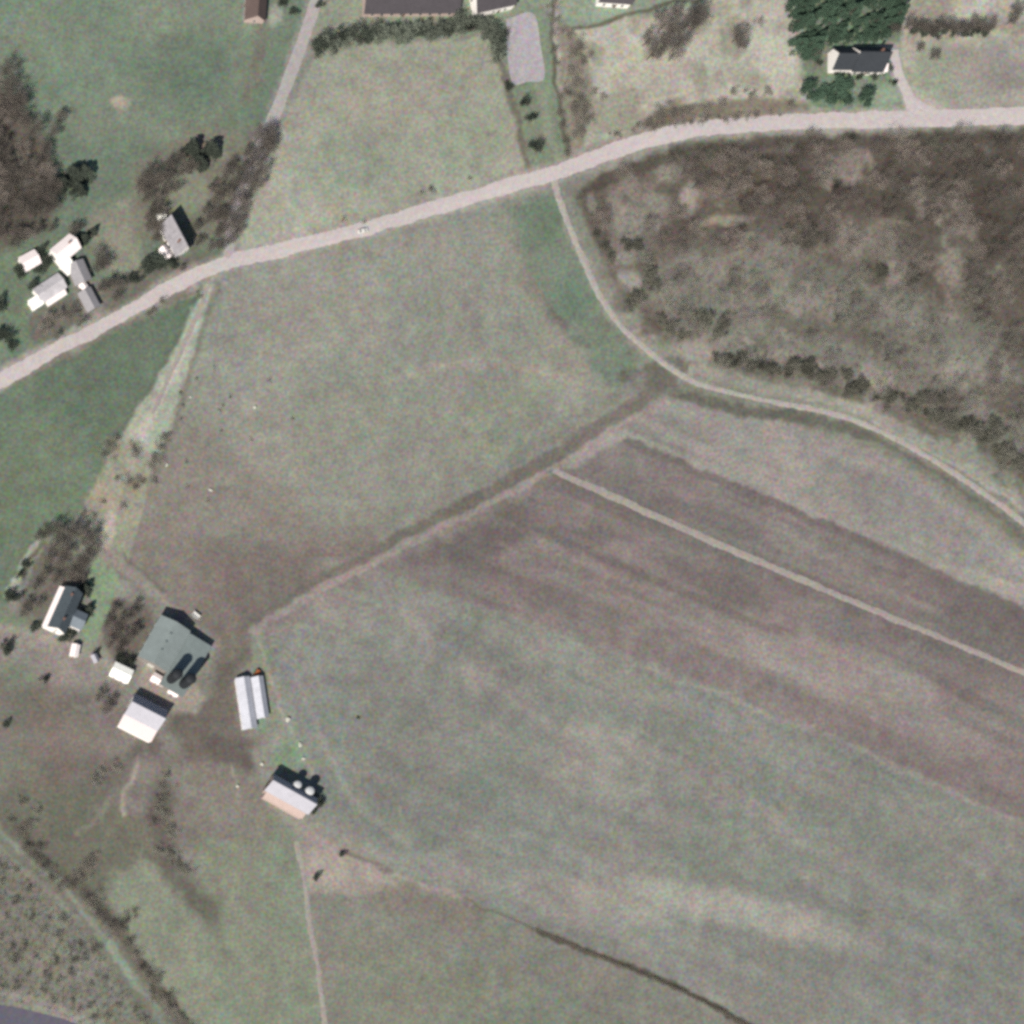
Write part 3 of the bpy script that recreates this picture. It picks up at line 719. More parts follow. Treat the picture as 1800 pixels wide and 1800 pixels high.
# --- southern farm: house, barns, sheds
e, _ = gable("old_farmhouse", "slate roofed farmhouse with long white west wall", "house", 115, 1072, 18.5, 7.6, 66, 6.0, 3.2, wall_w, roof_sl,
      (W1(4,17,1.0)+W1(4,17,3.8), W1(5,18,1.0), ((0,1,1,1.3),(0,4,1,1.2)), ((0,1,1,1.3),)), ((1,-2,1.1,2.1,doorm),), ((-5,-.6,1.4),(6,.6,1.4)))
leanto(e, 18.5, 7.6, 2.1, 4.2, 3.3, 1, wall_w, roof_wh)
mb = MB(); mb.box(-4.5,2.5,-9.8,-3.82,0,4.4); wg = mb.build("wing", wall_w, e)
mb = MB(); mb.slab([(-1,-3.85,6.0),(-4.9,-3.85,4.3),(-4.9,-10.2,4.3),(-1,-10.2,6.0)], .13); mb.slab([(2.9,-3.85,4.3),(-1,-3.85,6.0),(-1,-10.2,6.0),(2.9,-10.2,4.3)], .13)
mb.build("roof", mat("sunlit_blue_grey_slates", (128,136,144), .7, .12, 1.0), wg)  # lighter than the main slates: a sunlit slope put into the colour
gable("shed", "small white shed south of the slate roofed farmhouse", "shed", 132, 1143, 4.6, 3.0, 78, 2.5, .7, wall_w, roof_wh, ((),(),((0,1,.6,.6),),()), ((0,0,1.0,1.9,doorm),))
gable("shed", "tiny blue-grey hut between two white sheds", "shed", 168, 1157, 3.0, 2.0, -65, 2.2, .6, wall_g, roof_lv, ((),(),(),()), ((0,0,.9,1.8,doorm),))
gable("milk_house", "bright white building between the green barn and the house", "outbuilding", 214, 1182, 8.2, 5.6, -26, 3.2, .9, wall_w, roof_vw, (W1(2,7),(),((0,1,.8,.8),),()), ((1,0,1.1,2.1,doorm),))
# big barn: tall western half, ridge running down to the south-west, and a lower eastern half
e, (bx, by, bz) = gable("barn", "large barn with greenish grey metal roof, biggest roof of the farm", "barn", 289, 1131, 19.8, 14.0, 61, 5.6, 1.7, wall_g, roof_gn,
      (W1(4,18),W1(4,18),((3,1.2,1,1),),((3,1.2,1,1),(-3,1.2,1,1))), ((2,0,3.2,3.2,doorw),(3,0,3.2,3.2,doorm)))
leanto(e, 25.0, 14.0, 11.6, 4.9, 3.9, 0, wall_g, roof_gn2, -3.2)
for k, z0 in ((-4, 0), (0, 0), (4, 0)):
    c = MB(); c.box(k-.4, k+.4, -.4, .4, 7.2, 7.9); c.box(k-.5, k+.5, -.5, .5, 7.9, 8.0); c.build("roof_vent", roof_gn2, e)
e, _ = gable("hay_barn", "galvanised roofed barn with bright pinkish side wing in the yard", "barn", 257, 1252, 15.5, 9.6, -27, 4.6, 4.2, wall_w, roof_lv,
      ((),(),((0,1.2,1,1),(0,4.6,1,1)),((0,1.2,1,1),)), ((2,-2.5,2.6,3,doorm),(1,0,3.2,3.2,doorw)))
leanto(e, 15.5, 9.6, 5.2, 4.4, 3.3, 0, wall_w, roof_pk)
e, _ = gable("feed_barn", "isolated steep roofed barn with pinkish lean-to and two white domed bins behind", "barn", 512, 1396, 21.0, 7.4, -29, 5.2, 4.2, wall_p, roof_lv,
      ((),W1(4,18),((0,1.2,1,1),),((0,1.2,1,1),)), ((2,0,2.6,3,doorm),))
leanto(e, 19.0, 7.4, 2.6, 4.6, 3.6, 0, wall_p, mat("pink_dusty_sheets", (206,180,170), .7, .08, .7, stripes=(1.1,.06,'X')))
for (x, y, L, W, lab, rr) in ((433,1236,22.0,5.6,"longer of the twin poultry sheds, pale roof, nearest the barn yard",roof_ps),(457,1226,17.5,4.6,"shorter of the twin poultry sheds, pale roof, beside the fence",roof_ps)):
    e, _ = gable("poultry_shed", lab, "shed", x, y, L, W, 98.5, 2.4, 1.5, wall_w, rr, (W1(5,L-2,.9,.9,.7),W1(5,L-2,.9,.9,.7),(),()), ((2,0,1.2,2,doorm),(3,0,1.2,2,doorm)), group="twin poultry sheds")
# silos
def silo(name, px, py, r, h, body_m, dome_m, label, grp, hoops=True):
    x, y = P(px, py); e = empty(name, x, y, float(hgt(x, y))-.1, random.random()*6)
    tag(e, label, "silo", grp)
    m = MB(); m.cyl(0,0,0,h,r,r,28); m.build("body", body_m, e, False)
    m = MB(); m.dome(0,0,h+.01,r+.12,r*.55,28,6); m.build("dome", dome_m, e, True)
    m = MB()
    k = 1.2
    while k < h: m.cyl(0,0,k,k+.08,r+.05,r+.05,28); k += 1.4
    m.build("hoops", body_m, e)
    m = MB()
    for sx in (-.2,.2): m.rod((r+.15,sx,.2),(r+.15,sx,h),.03,.03)
    z = .4
    while z < h: m.rod((r+.15,-.2,z),(r+.15,.2,z),.02,.02); z += .35
    m.build("ladder", trimw, e)
silo("silo", 295, 1198, 2.1, 14.0, silo_m, silo_m, "dark blue silo on the west side of the silo pair by the barn", "dark silos beside the big barn")
silo("silo", 318, 1206, 2.2, 14.0, silo_m, silo_m, "dark blue silo on the east side of the silo pair by the barn", "dark silos beside the big barn")
silo("feed_bin", 513, 1384, 1.7, 6.5, silo_w, silo_w, "white domed bin behind the isolated barn, left of the two", "white domed feed bins")
silo("feed_bin", 534, 1395, 1.9, 6.8, silo_w, silo_w, "white domed bin behind the isolated barn, right and larger of the two", "white domed feed bins")
for (x, y, L, W, a, lab) in ((279,1194,5.6,3.2,-30,"white feed room against the foot of the western dark silo"),(307,1214,4.0,3.0,-30,"white feed room against the foot of the eastern dark silo")):
    gable("feed_room", lab, "shed", x, y, L, W, a, 2.5, .6, wall_w, roof_wh, ((),(),(),()), ((0,0,1.0,1.9,doorm),))

# ------------------------------------------------------------------ vehicles and small things
def car(px, py, ang, paint, label):
    x, y = P(px, py); e = empty("car", x, y, float(hgt(x, y))+.10, math.radians(ang)); tag(e, label, "car")
    prof = [(-2.2,.35),(-2.25,.75),(-1.5,.88),(-1.05,1.38),(.55,1.40),(1.15,.92),(2.15,.80),(2.25,.40)]
    vs = []
    for s in (-1, 1):
        for (a, z) in prof: vs.append((a, s*(.88 if z < .95 else .70), z))
    n = len(prof)
    fs = [tuple(range(n))[::-1], tuple(range(n, 2*n))]+[(i, (i+1) % n, n+(i+1) % n, n+i) for i in range(n)]
    b = mesh_obj("body", vs, fs, paint, e)
    bv = b.modifiers.new("b", 'BEVEL'); bv.width = .06; bv.segments = 2
    tyre = mat("black_rubber", (34,34,34), .9, .05, 2)
    for sx in (-1.4, 1.4):
        for sy in (-1, 1):
            m = MB(); m.rod((sx, sy*.70, .33), (sx, sy*.92, .33), .33, .33, 14); m.cyl(sx, 0, 0, 0, 0, 0, 3)
            m = MB(); nn = 14
            ring = [(sx+.33*math.cos(2*math.pi*i/nn), .33+.33*math.sin(2*math.pi*i/nn)) for i in range(nn)]
            vv = [(a, sy*.70, z) for a, z in ring]+[(a, sy*.93, z) for a, z in ring]
            m.add(vv, [(i, (i+1) % nn, nn+(i+1) % nn, nn+i) for i in range(nn)]+[tuple(range(nn)), tuple(range(nn, 2*nn))])
            wh = m.build("wheel", tyre, e)
            m = MB(); rr = [(sx+.19*math.cos(2*math.pi*i/10), .33+.19*math.sin(2*math.pi*i/10)) for i in range(10)]
            m.add([(a, sy*.94, z) for a, z in rr], [tuple(range(10))]); m.build("rim", trimw, wh)
    g = MB(); g.slab([(.62,-.6,1.36),(1.10,-.66,.98),(1.10,.66,.98),(.62,.6,1.36)], .0); 
    g = MB(); g.add([(.60,-.62,1.405),(1.14,-.72,.975),(1.14,.72,.975),(.60,.62,1.405)], [(0,1,2,3)]); g.build("windscreen", glass, e)
    g = MB(); g.add([(-1.09,-.62,1.39),(-1.5,-.72,.93),(-1.5,.72,.93),(-1.09,.62,1.39)], [(3,2,1,0)]); g.build("rear_window", glass, e)
    for sy in (-1, 1):
        g = MB(); g.add([(-1.1,sy*.84,.95),(.95,sy*.84,.98),(.5,sy*.735,1.33),(-.95,sy*.735,1.32)], [(0,1,2,3)]); g.build("side_window", glass, e)
        g = MB(); g.box(2.18,2.29,sy*.62-.16,sy*.62+.16,.55,.70); g.build("headlight", trimw, e)
        g = MB(); g.box(-2.30,-2.2,sy*.62-.16,sy*.62+.16,.58,.72); g.build("tail_light", mat("red_lamp", (120,30,28), .4, .02, 1), e)
white_paint = mat("white_car_paint", (244,238,230), .35, .01, 1, spec=.5)
car(636, 408, 15, white_paint, "small white car driving on the pale gravel road")
def wagon(px, py, L, W, ang, colr, name, label, cat):
    x, y = P(px, py); e = empty(name, x, y, float(hgt(x, y)), math.radians(ang)); tag(e, label, cat)
    m = MB(); m.box(-L/2,L/2,-W/2,W/2,.75,.9); m.box(-L/2,L/2,-W/2,-W/2+.06,.9,1.5); m.box(-L/2,L/2,W/2-.06,W/2,.9,1.5); m.box(-L/2,-L/2+.06,-W/2+.06,W/2-.06,.9,1.5); m.box(L/2-.06,L/2,-W/2+.06,W/2-.06,.9,1.5)
    m.build("bed", colr, e)
    m = MB(); m.rod((L/2,0,.7),(L/2+1.3,0,.4),.06,.05); m.build("drawbar", colr, e)
    for sx in (-L/3, L/3):
        for sy in (-1, 1):
            m = MB(); nn = 12; rg = [(sx+.4*math.cos(2*math.pi*i/nn), .4+.4*math.sin(2*math.pi*i/nn)) for i in range(nn)]
            m.add([(a, sy*(W/2-.02), z) for a, z in rg]+[(a, sy*(W/2+.18), z) for a, z in rg], [(i,(i+1)%nn,nn+(i+1)%nn,nn+i) for i in range(nn)]+[tuple(range(nn)), tuple(range(nn,2*nn))])
            m.build("wheel", mat("black_rubber", (34,34,34)), e)
wagon(450, 1184, 2.6, 1.7, 60, mat("rusty_orange_paint", (176,104,66), .7, .1, 1.5), "farm_trailer", "small rusty orange trailer at the head of the twin poultry sheds", "trailer")
wagon(343, 1083, 3.6, 1.9, -40, mat("white_wagon_paint", (226,222,218), .6, .04, 1), "farm_wagon", "white wagon parked behind the northern wall of the big barn", "wagon")

rockm = mat("pale_field_stone", (206,202,188), .9, .08, 2.0)
def rock(px, py, r, label, grp="pale field stones"):
    rr = random.Random(px*31+py); bm = bmesh.new(); bmesh.ops.create_icosphere(bm, subdivisions=3, radius=1)
    for v in bm.verts:
        n = v.co.normalized(); k = 1+.16*math.sin(n.x*3+px)+.14*math.cos(n.y*4+py)+rr.uniform(-.04,.04)
        v.co = Vector((n.x*k*r*1.15, n.y*k*r*.9, n.z*k*r*.6))
    me = bpy.data.meshes.new("rock"); bm.to_mesh(me); bm.free(); me.materials.append(rockm)
    o = bpy.data.objects.new("rock", me); x, y = P(px, py); o.location = (x, y, float(hgt(x, y))+r*.25); o.rotation_euler = (0,0,rr.random()*6)
    COL.objects.link(o); tag(o, label, "rock", grp)
rock(505,1265,1.05,"whitish stone in the grass east of the twin poultry sheds"); rock(527,1309,.95,"whitish stone halfway between poultry sheds and isolated barn")
rock(533,1334,.7,"small pale stone just north of the white feed bins"); rock(460,1343,.85,"pale stone at the northwest corner of the isolated barn")
rock(417,1382,.8,"pale stone in the trodden yard west of the isolated barn"); rock(370,861,.75,"lone pale stone in the lower middle meadow")
rock(448,716,.8,"pale stone in the upper middle meadow"); rock(293,818,.7,"pale stone just right of the bushy farm lane")
rock(335,698,.5,"little pale stone near the top of the verge strip")

# ------------------------------------------------------------------ trees and shrubs
twig_b = mat('pale_bush_twigs', (140,132,122), .95, .12, .5, vary=.2)
bark = mat("grey_brown_bark", (92,84,76), .95, .15, 2.0)
twig = mat("grey_brown_twigs", (142,130,121), .95, .12, .5, vary=.3)
twig_d = mat("dark_brown_twigs", (116,107,99), .95, .12, .5, vary=.2)
twig_o = mat("olive_grey_twigs", (138,133,122), .95, .12, .5, vary=.2)
leafg = mat("deep_green_needles", (76,98,80), .9, .16, .6, vary=.15)
leafw = mat('dusky_olive_leaves', (108,106,94), .9, .16, .6, vary=.2)
leafd = mat("dark_green_needles", (74,80,70), .9, .16, .6, vary=.15)
leafs = mat("dull_green_leaves", (114,119,106), .9, .16, .6, vary=.2)

def bare_tree_meshes(seed, H=10.0, R=4.2, n=1500, tm=None, limb_n=9):
    r = random.Random(seed); m = MB()
    top = Vector((r.uniform(-.4,.4), r.uniform(-.4,.4), H*.72))
    m.rod((0,0,-.2), (0,0,H*.28), .26, .2, 7); m.rod((0,0,H*.28), top, .2, .07, 6)
    tips = []
    for i in range(limb_n):
        t = r.uniform(.25,.7); a = i*2.4+r.uniform(-.4,.4)
        s = Vector((top.x*t, top.y*t, H*.28+(top.z-H*.28)*(t-.2)))
        e_ = s+Vector((math.cos(a), math.sin(a), r.uniform(.5,1.1)))*R*r.uniform(.55,.85)
        mid = (s+e_)/2+Vector((0,0,-.25))
        m.rod(s, mid, .10, .07, 4); m.rod(mid, e_, .07, .03, 4); tips.append((mid, e_))
        for k in range(3):
            q = mid+(e_-mid)*r.random(); f = q+Vector((r.uniform(-1,1), r.uniform(-1,1), r.uniform(.2,1)))*R*.35
            m.rod(q, f, .04, .015, 3); tips.append((q, f))
    tr = bpy.data.meshes.new("trunk"); tr.from_pydata(m.v, [], m.f); tr.materials.append(bark)
    c = MB()
    clumps = [t[1] for t in tips]+[Vector((r.gauss(0,R*.42), r.gauss(0,R*.42), H*.62+r.gauss(0,H*.12))) for _ in range(8)]
    for _ in range(n):
        q = r.choice(clumps)+Vector((r.gauss(0,R*.17), r.gauss(0,R*.17), r.gauss(0,R*.16)))
        if q.z < H*.22: q.z = H*.3+r.random()
        d = Vector((q.x*.5+r.gauss(0,1), q.y*.5+r.gauss(0,1), 1.0+r.gauss(0,.8))).normalized()*r.uniform(.5,1.15)
        u = d.orthogonal().normalized()
        u = Matrix.Rotation(r.random()*6.28, 3, d.normalized()) @ u
        w_ = r.uniform(.025,.06)
        c.add([q-u*w_, q+u*w_, q+d], [(0,1,2)])
    cr = bpy.data.meshes.new("crown"); cr.from_pydata(c.v, [], c.f); cr.materials.append(tm or twig)
    return tr, cr

def conifer_meshes(seed, H=9.0, R=3.0, n=2600, lm=None):
    r = random.Random(seed); m = MB(); m.rod((0,0,-.2), (0,0,H*.9), .22, .04, 6)
    for i in range(14):
        z = H*(.12+.8*i/14); rr = R*(1-z/H)*.9; a = i*2.4
        m.rod((0,0,z), (math.cos(a)*rr, math.sin(a)*rr, z-.15), .05, .015, 3)
    tr = bpy.data.meshes.new("trunk"); tr.from_pydata(m.v, [], m.f); tr.materials.append(bark)
    c = MB(); br = [(r.random()*6.28, r.random()) for _ in range(70)]
    for _ in range(n):
        a, t = r.choice(br); z = H*(.08+.92*t); rad = R*(1-t)**.8*(.35+.75*r.random()**.6)*(.8+.3*math.sin(a*3+seed))
        a += r.gauss(0,.16)
        q = Vector((math.cos(a)*rad, math.sin(a)*rad, z-rad*.18+r.gauss(0,.12)))
        d = Vector((math.cos(a)+r.gauss(0,.5), math.sin(a)+r.gauss(0,.5), r.gauss(.1,.4))).normalized()*r.uniform(.25,.55)
        u = Vector((-d.y, d.x, r.gauss(0,.25))).normalized()*r.uniform(.08,.17)
        c.add([q-u, q+u, q+d+u*.3, q+d-u*.3], [(0,1,2,3)])
    cr = bpy.data.meshes.new("crown"); cr.from_pydata(c.v, [], c.f); cr.materials.append(lm or leafg)
    return tr, cr

def shrub_meshes(seed, H=2.6, R=2.2, n=900, lm=None, leafy=True):
    r = random.Random(seed); m = MB()
    for i in range(6):
        a = i*1.05; m.rod((0,0,-.1), (math.cos(a)*R*.5, math.sin(a)*R*.5, H*.6), .06, .02, 4)
    tr = bpy.data.meshes.new("stem"); tr.from_pydata(m.v, [], m.f); tr.materials.append(bark)
    c = MB(); cl = [Vector((r.gauss(0,R*.42), r.gauss(0,R*.42), H*r.uniform(.35,.8))) for _ in range(12)]
    for _ in range(n):
        q = r.choice(cl)+Vector((r.gauss(0,R*.2), r.gauss(0,R*.2), r.gauss(0,H*.13)))
        q.z = max(.1, q.z)
        d = Vector((r.gauss(0,1), r.gauss(0,1), r.gauss(.6,.8))).normalized()*r.uniform(.2,.45)*(1 if leafy else 1.6)
        u = d.orthogonal().normalized()*(r.uniform(.07,.14) if leafy else r.uniform(.02,.045))
        c.add([q-u, q+u, q+d], [(0,1,2)])
    cr = bpy.data.meshes.new("foliage"); cr.from_pydata(c.v, [], c.f); cr.materials.append(lm or leafs)
    return tr, cr

BARE = [bare_tree_meshes(s, 9.5+s % 3, 4.0+.3*(s % 2), 1500, twig) for s in range(5)]
BARED = [bare_tree_meshes(20+s, 10+s % 2, 4.2, 2100, twig_d) for s in range(3)]
BAREO = [bare_tree_meshes(30+s, 5.5, 4.6, 850, twig_o, 8) for s in range(4)]
BAREW = [bare_tree_meshes(70+s, 7.0, 5.2, 1150, twig if s % 2 else twig_d, 9) for s in range(5)]
CONG = [conifer_meshes(s, 5.4+.7*(s % 3), 3.4, 2600, leafg) for s in range(6)]
COND = [conifer_meshes(10+s, 6.6, 4.3, 3600, leafd) for s in range(3)]
SHG = [shrub_meshes(s, 2.6, 2.1, 1100, leafs) for s in range(3)]
SHD = [shrub_meshes(10+s, 2.8, 2.2, 1200, leafd) for s in range(3)]
SHB = [shrub_meshes(20+s, 1.7, 3.0, 850, twig_b, False) for s in range(4)]
SHW = [shrub_meshes(60+s, 2.2, 2.6, 800, leafw) for s in range(4)]
SHO = [shrub_meshes(80+s, 1.8, 2.9, 800, twig_o, False) for s in range(4)]
SHV = [shrub_meshes(40+s, 2.2, 1.9, 1000, leafg) for s in range(2)]

def plant(kind, protos, px, py, sc, label, cat, group=None, h=None):
    r = random.Random(int(px*13+py*7)+len(label))
    hh = (h if h is not None else {'t': 6.0, 's': 1.2}[kind[0]])*sc
    x, y = base_of(px, py, hh)
    s = sc*r.uniform(.92,1.08)
    name = {'tb': 'bare_tree', 'tc': 'conifer', 'sg': 'shrub', 'sb': 'bare_shrub'}[kind]
    e = empty(name, x, y, None, r.random()*6.28, (s*r.uniform(.9,1.1), s*r.uniform(.9,1.1), s))
    tag(e, label, cat, group)
    a, b = protos[r.randrange(len(protos))]
    link_mesh("trunk" if kind[0] == 't' else "stem", a, e); link_mesh("crown" if kind[0] == 't' else "foliage", b, e)

def inside(x, y, pts):
    c = False; n = len(pts)
    for i in range(n):
        x1, y1 = pts[i]; x2, y2 = pts[(i+1) % n]
        if (y1 > y) != (y2 > y) and x < (x2-x1)*(y-y1)/(y2-y1)+x1: c = not c
    return c
def scatter(pts, n, mind, seed):
    r = random.Random(seed); out = []; xs = [p[0] for p in pts]; ys = [p[1] for p in pts]; k = 0
    while len(out) < n and k < n*60:
        k += 1; x = r.uniform(min(xs), max(xs)); y = r.uniform(min(ys), max(ys))
        if inside(x, y, pts) and all((x-a)**2+(y-b)**2 > mind*mind for a, b in out): out.append((x, y))
    return out

# the wood south of the road
r = random.Random(5)
CLEAR = [(1215,345,26),(1270,388,44),(1085,370,22),(1108,490,24),(1225,618,34),(1040,350,14),(1560,395,20)]
spots = []
for x, y in scatter(WOOD, 300, 24, 3):
    if any((x-a)**2+((y-b)*1.3)**2 < q*q for a, b, q in CLEAR): continue
    low = y > 430+(x-1100)*.12
    if float(fbm(nD, np.array([x]), np.array([y]), 60, 4)[0]) > .08 and r.random() < (.7 if low else .3): continue
    spots.append((r.uniform(.55,.95) if low else r.uniform(.7,1.0), x, y, BAREO if (low and r.random() < .8) else BAREW))
spots.sort(key=lambda t: -t[0])
for sc_, x, y, pr in spots[:56]:
    plant('tb', pr, x, y, sc_, "tall bare grey-brown tree standing out of the wood south of the gravel road", "tree", "bare trees of the wood")
acc_v = []; acc_f = []; acc_m = []; off = 0; mats_w = [bark, twig, twig_d, twig_o]
for sc_, x, y, pr in spots[56:]:
    a_, b_ = pr[r.randrange(len(pr))]; X, Y = base_of(x, y, 6*sc_); Z = float(hgt(X, Y)); th = r.random()*6.28
    rot = np.array([[math.cos(th), -math.sin(th), 0], [math.sin(th), math.cos(th), 0], [0, 0, 1]])
    for me_ in (a_, b_):
        if me_ is a_: continue
        n_ = len(me_.vertices); v_ = np.empty(n_*3, np.float32); me_.vertices.foreach_get("co", v_)
        acc_v.append((v_.reshape(-1, 3)*sc_) @ rot.T + np.array([X, Y, Z]))
        m_ = len(me_.polygons); f_ = np.empty(m_*3, np.int32); me_.loops.foreach_get("vertex_index", f_)
        acc_f.append(f_+off); acc_m.append(np.full(m_, mats_w.index(me_.materials[0]), np.int32)); off += n_
wm_ = bpy.data.meshes.new("woodland"); av = np.concatenate(acc_v).astype(np.float32); af = np.concatenate(acc_f); am = np.concatenate(acc_m)
wm_.vertices.add(len(av)); wm_.vertices.foreach_set("co", av.ravel())
wm_.loops.add(len(af)); wm_.loops.foreach_set("vertex_index", af)
wm_.polygons.add(len(af)//3); wm_.polygons.foreach_set("loop_start", (np.arange(len(af)//3)*3).astype(np.int32))
for q_ in mats_w: wm_.materials.append(q_)
wm_.polygons.foreach_set("material_index", am); wm_.update(calc_edges=True)
wo_ = bpy.data.objects.new("woodland", wm_); COL.objects.link(wo_)
tag(wo_, "lower interlocking bare crowns filling the wood south of the gravel road", "woodland", None, "stuff")
for i, (x, y, s) in enumerate(((1048,410,.9),(1062,430,1.0),(1075,450,.9),(1105,430,1.3),(1122,432,1.1),(1140,480,1.6),(1148,500,1.3),(1118,520,1.2),(1108,535,1.0),(1160,560,1.0),(1180,580,1.2),(1200,590,1.2),(1240,560,1.5),(1270,570,1.5),(1262,590,1.3),(1290,640,1.0),(1320,645,1.1),(1350,650,1.1),(1385,655,1.2),(1420,650,1.3),(1440,665,1.3),(1495,690,1.4),(1512,680,1.3),(1655,700,1.3),(1675,745,1.6),(1700,745,1.4),(1730,770,1.5),(1745,745,1.3),(1765,800,1.5),(1790,815,1.5),(1760,760,1.3),(1560,700,1.0),(1470,325,1.2),(1430,412,1.6),(1415,425,1.3),(1550,480,1.3),(1610,490,1.0),(1300,290,1.1),(1345,285,1.1),(1700,262,1.3),(1640,250,1.1),(1500,240,1.0))):
    plant('sg', SHW, x, y, s, "dark dense bush along the edge and glades of the wood", "bush", "dark bushes of the wood")
re_ = random.Random(77)
for x, y in catmull([(1255,632),(1330,648),(1430,664),(1500,688),(1600,716),(1690,752),(1760,800),(1830,850)], 13):
    plant('sg', SHW, x+re_.uniform(-6,6), y-re_.uniform(0,22), re_.uniform(.5,1.5), "dark dense bush along the edge and glades of the wood", "bush", "dark bushes of the wood")
# undergrowth of the wood and of the scrub: nobody could count it
def undergrowth(polyg, n, seed, m, name, hmax, label):
    rg = random.Random(seed); c = MB(); xs = [p[0] for p in polyg]; ys = [p[1] for p in polyg]; k = 0
    while k < n:
        x = rg.uniform(min(xs), max(xs)); y = rg.uniform(min(ys), max(ys))
        if not inside(x, y, polyg): continue
        if any((x-a)**2+((y-b)*1.3)**2 < (q*.8)**2 for a, b, q in CLEAR) : 
            k += 1; continue
        X, Y = P(x, y); Z = float(hgt(X, Y)); hh = rg.uniform(.3, 1.0)*hmax; k += 1
        for _ in range(5):
            q = Vector((X+rg.gauss(0,.4), Y+rg.gauss(0,.4), Z)); d = Vector((rg.gauss(0,.35), rg.gauss(0,.35), 1))*hh
            u = Vector((rg.gauss(0,1), rg.gauss(0,1), 0)).normalized()*rg.uniform(.04,.10)
            c.add([q-u, q+u, q+d], [(0,1,2)])
    o = c.build(name, m); tag(o, label, "undergrowth", None, "stuff")
undergrowth(WOOD, 7000, 4, mat("dead_brush", (108,104,92), .95, .2, .3), "undergrowth", 1.2, "low dead brush covering the floor of the wood")
undergrowth(SCRUB, 2600, 6, mat("olive_brush", (116,116,100), .95, .2, .3), "undergrowth", 1.5, "olive scrub covering the slope above the blue-grey highway")

# western wood
for x, y in scatter([(-80,110),(20,150),(60,220),(105,320),(85,390),(0,440),(-80,440)], 58, 20, 8):
    plant('tb', BARED if r.random() < .6 else BARE, x, y, r.uniform(.8,1.1), "large bare brown tree in the western wood beside the pasture", "tree", "bare trees of the western wood")
for x, y, s in ((12,120,.9),(20,150,.9),(35,175,.9),(45,215,.7),(105,205,.6),(92,232,.7),(80,255,.7)):
    plant('tb', BARED, x, y, s, "smaller bare tree on the northern fringe of the western wood", "tree", "fringe trees of the western wood")
for x, y, s in ((112,318,1.15),(132,300,1.2),(152,300,1.1),(140,330,.9)):
    plant('tc', COND, x, y, s, "dark conifer at the eastern tip of the western wood", "conifer", "dark conifers of the western wood", 4.5)
for x, y, s, l in ((342,254,1.15,"upper left"),(374,258,1.15,"upper right"),(352,282,1.15,"lowest")):
    plant('tc', COND, x, y, s, "dark round conifer, %s of the three above the roadside house" % l, "conifer", "three dark conifers", 4.5)
# trees along the lane
for x, y, s in ((472,228,.75),(478,244,.7),(462,262,.85),(446,282,.8),(476,262,.6),(430,300,.8),(400,308,.85),(418,322,.8),(392,334,.8),(440,318,.7),(408,350,.8),(380,352,.7),(396,378,.75),(370,385,.7),(384,408,.7),(362,372,.6),(410,285,.5),(350,425,.55),(370,435,.5),(455,300,.8),(448,325,.8),(430,345,.8),(425,365,.75),(415,385,.75),(400,400,.7),(468,250,.8),(455,240,.8),(436,268,.7),(385,375,.8),(375,330,.6),(345,400,.6),(420,400,.6),(405,420,.6),(390,432,.55)):
    plant('tb', BARED, x, y, s, "bare brown tree lining the lane north of the road corner", "tree", "bare trees along the lane")
for x, y, s in ((248,318,.7),(262,304,.8),(285,310,.8),(290,335,.7),(256,345,.8),(272,352,.7),(246,332,.6),(300,290,.7),(315,278,.6),(262,385,.6),(272,400,.5),(282,398,.6),(276,418,.55),(290,408,.4),(262,325,.8),(276,318,.8),(300,312,.7),(322,300,.6),(335,292,.6),(310,330,.55),(270,370,.7),(285,372,.6),(300,385,.45),(262,400,.5)):
    plant('tb', BARED, x, y, s, "bare tree in the garden above the roadside house", "tree", "garden trees of the roadside house")
for x, y, s, l in ((262,468,1.9,"dark round evergreen bush right of the farmstead by the road"),(282,466,1.5,"dark bush southwest of the roadside house"),(232,492,1.2,"dark bush on the road verge below the pale garden"),(300,462,1.0,"small dark bush between roadside house and road"),
                   (33,477,1.3,"dark bush southwest of the square white shed"),(66,474,1.1,"dark bush between white shed and low barn"),(57,503,1.2,"dark bush west of the lavender roofed barn"),(80,462,1.2,"dark bush between white shed and farmhouse"),(118,470,1.1,"dark bush below the two-winged farmhouse"),(2,540,1.4,"upper dark bush at the western edge below the farmstead"),(3,590,1.4,"lower dark bush at the western edge below the farmstead"),(22,606,1.1,"greenish bush near the road at the western edge"),
                   (70,446,1.0,"dark bush behind the square white shed")):
    plant('sg', SHD, x, y, s*1.15, l, "bush", "dark bushes around the western farmstead")  # bushes scaled up to fill the dark shadow gaps between the buildings
for x, y, s, l in ((150,416,.75,"dark conifer northeast of the white farmhouse"),(166,404,.6,"small dark conifer behind the white farmhouse")):
    plant('tc', COND, x, y, s, l, "conifer", None, 4.0)
for x, y, s in ((128,404,.6),(140,398,.5),(175,445,.7),(182,462,.8),(170,470,.6),(196,500,.7),(212,500,.6),(180,505,.6),(205,520,.6),(85,560,.6),(105,555,.6),(125,552,.7),(75,580,.6),(100,590,.5),(140,570,.5),(65,405,.6),(90,400,.5),(320,472,.4)):
    plant('tb', BARED if y < 540 else BARE, x, y, s, "bare small tree in the yard of the white farmstead", "tree", "yard trees of the white farmstead")
for x, y, s in ((285,528,.8),(270,545,.7),(262,552,.8),(350,520,.6)):
    plant('sb', SHB, x, y, s, "low bare bush on the verge south of the road", "bush", "verge bushes south of the road")
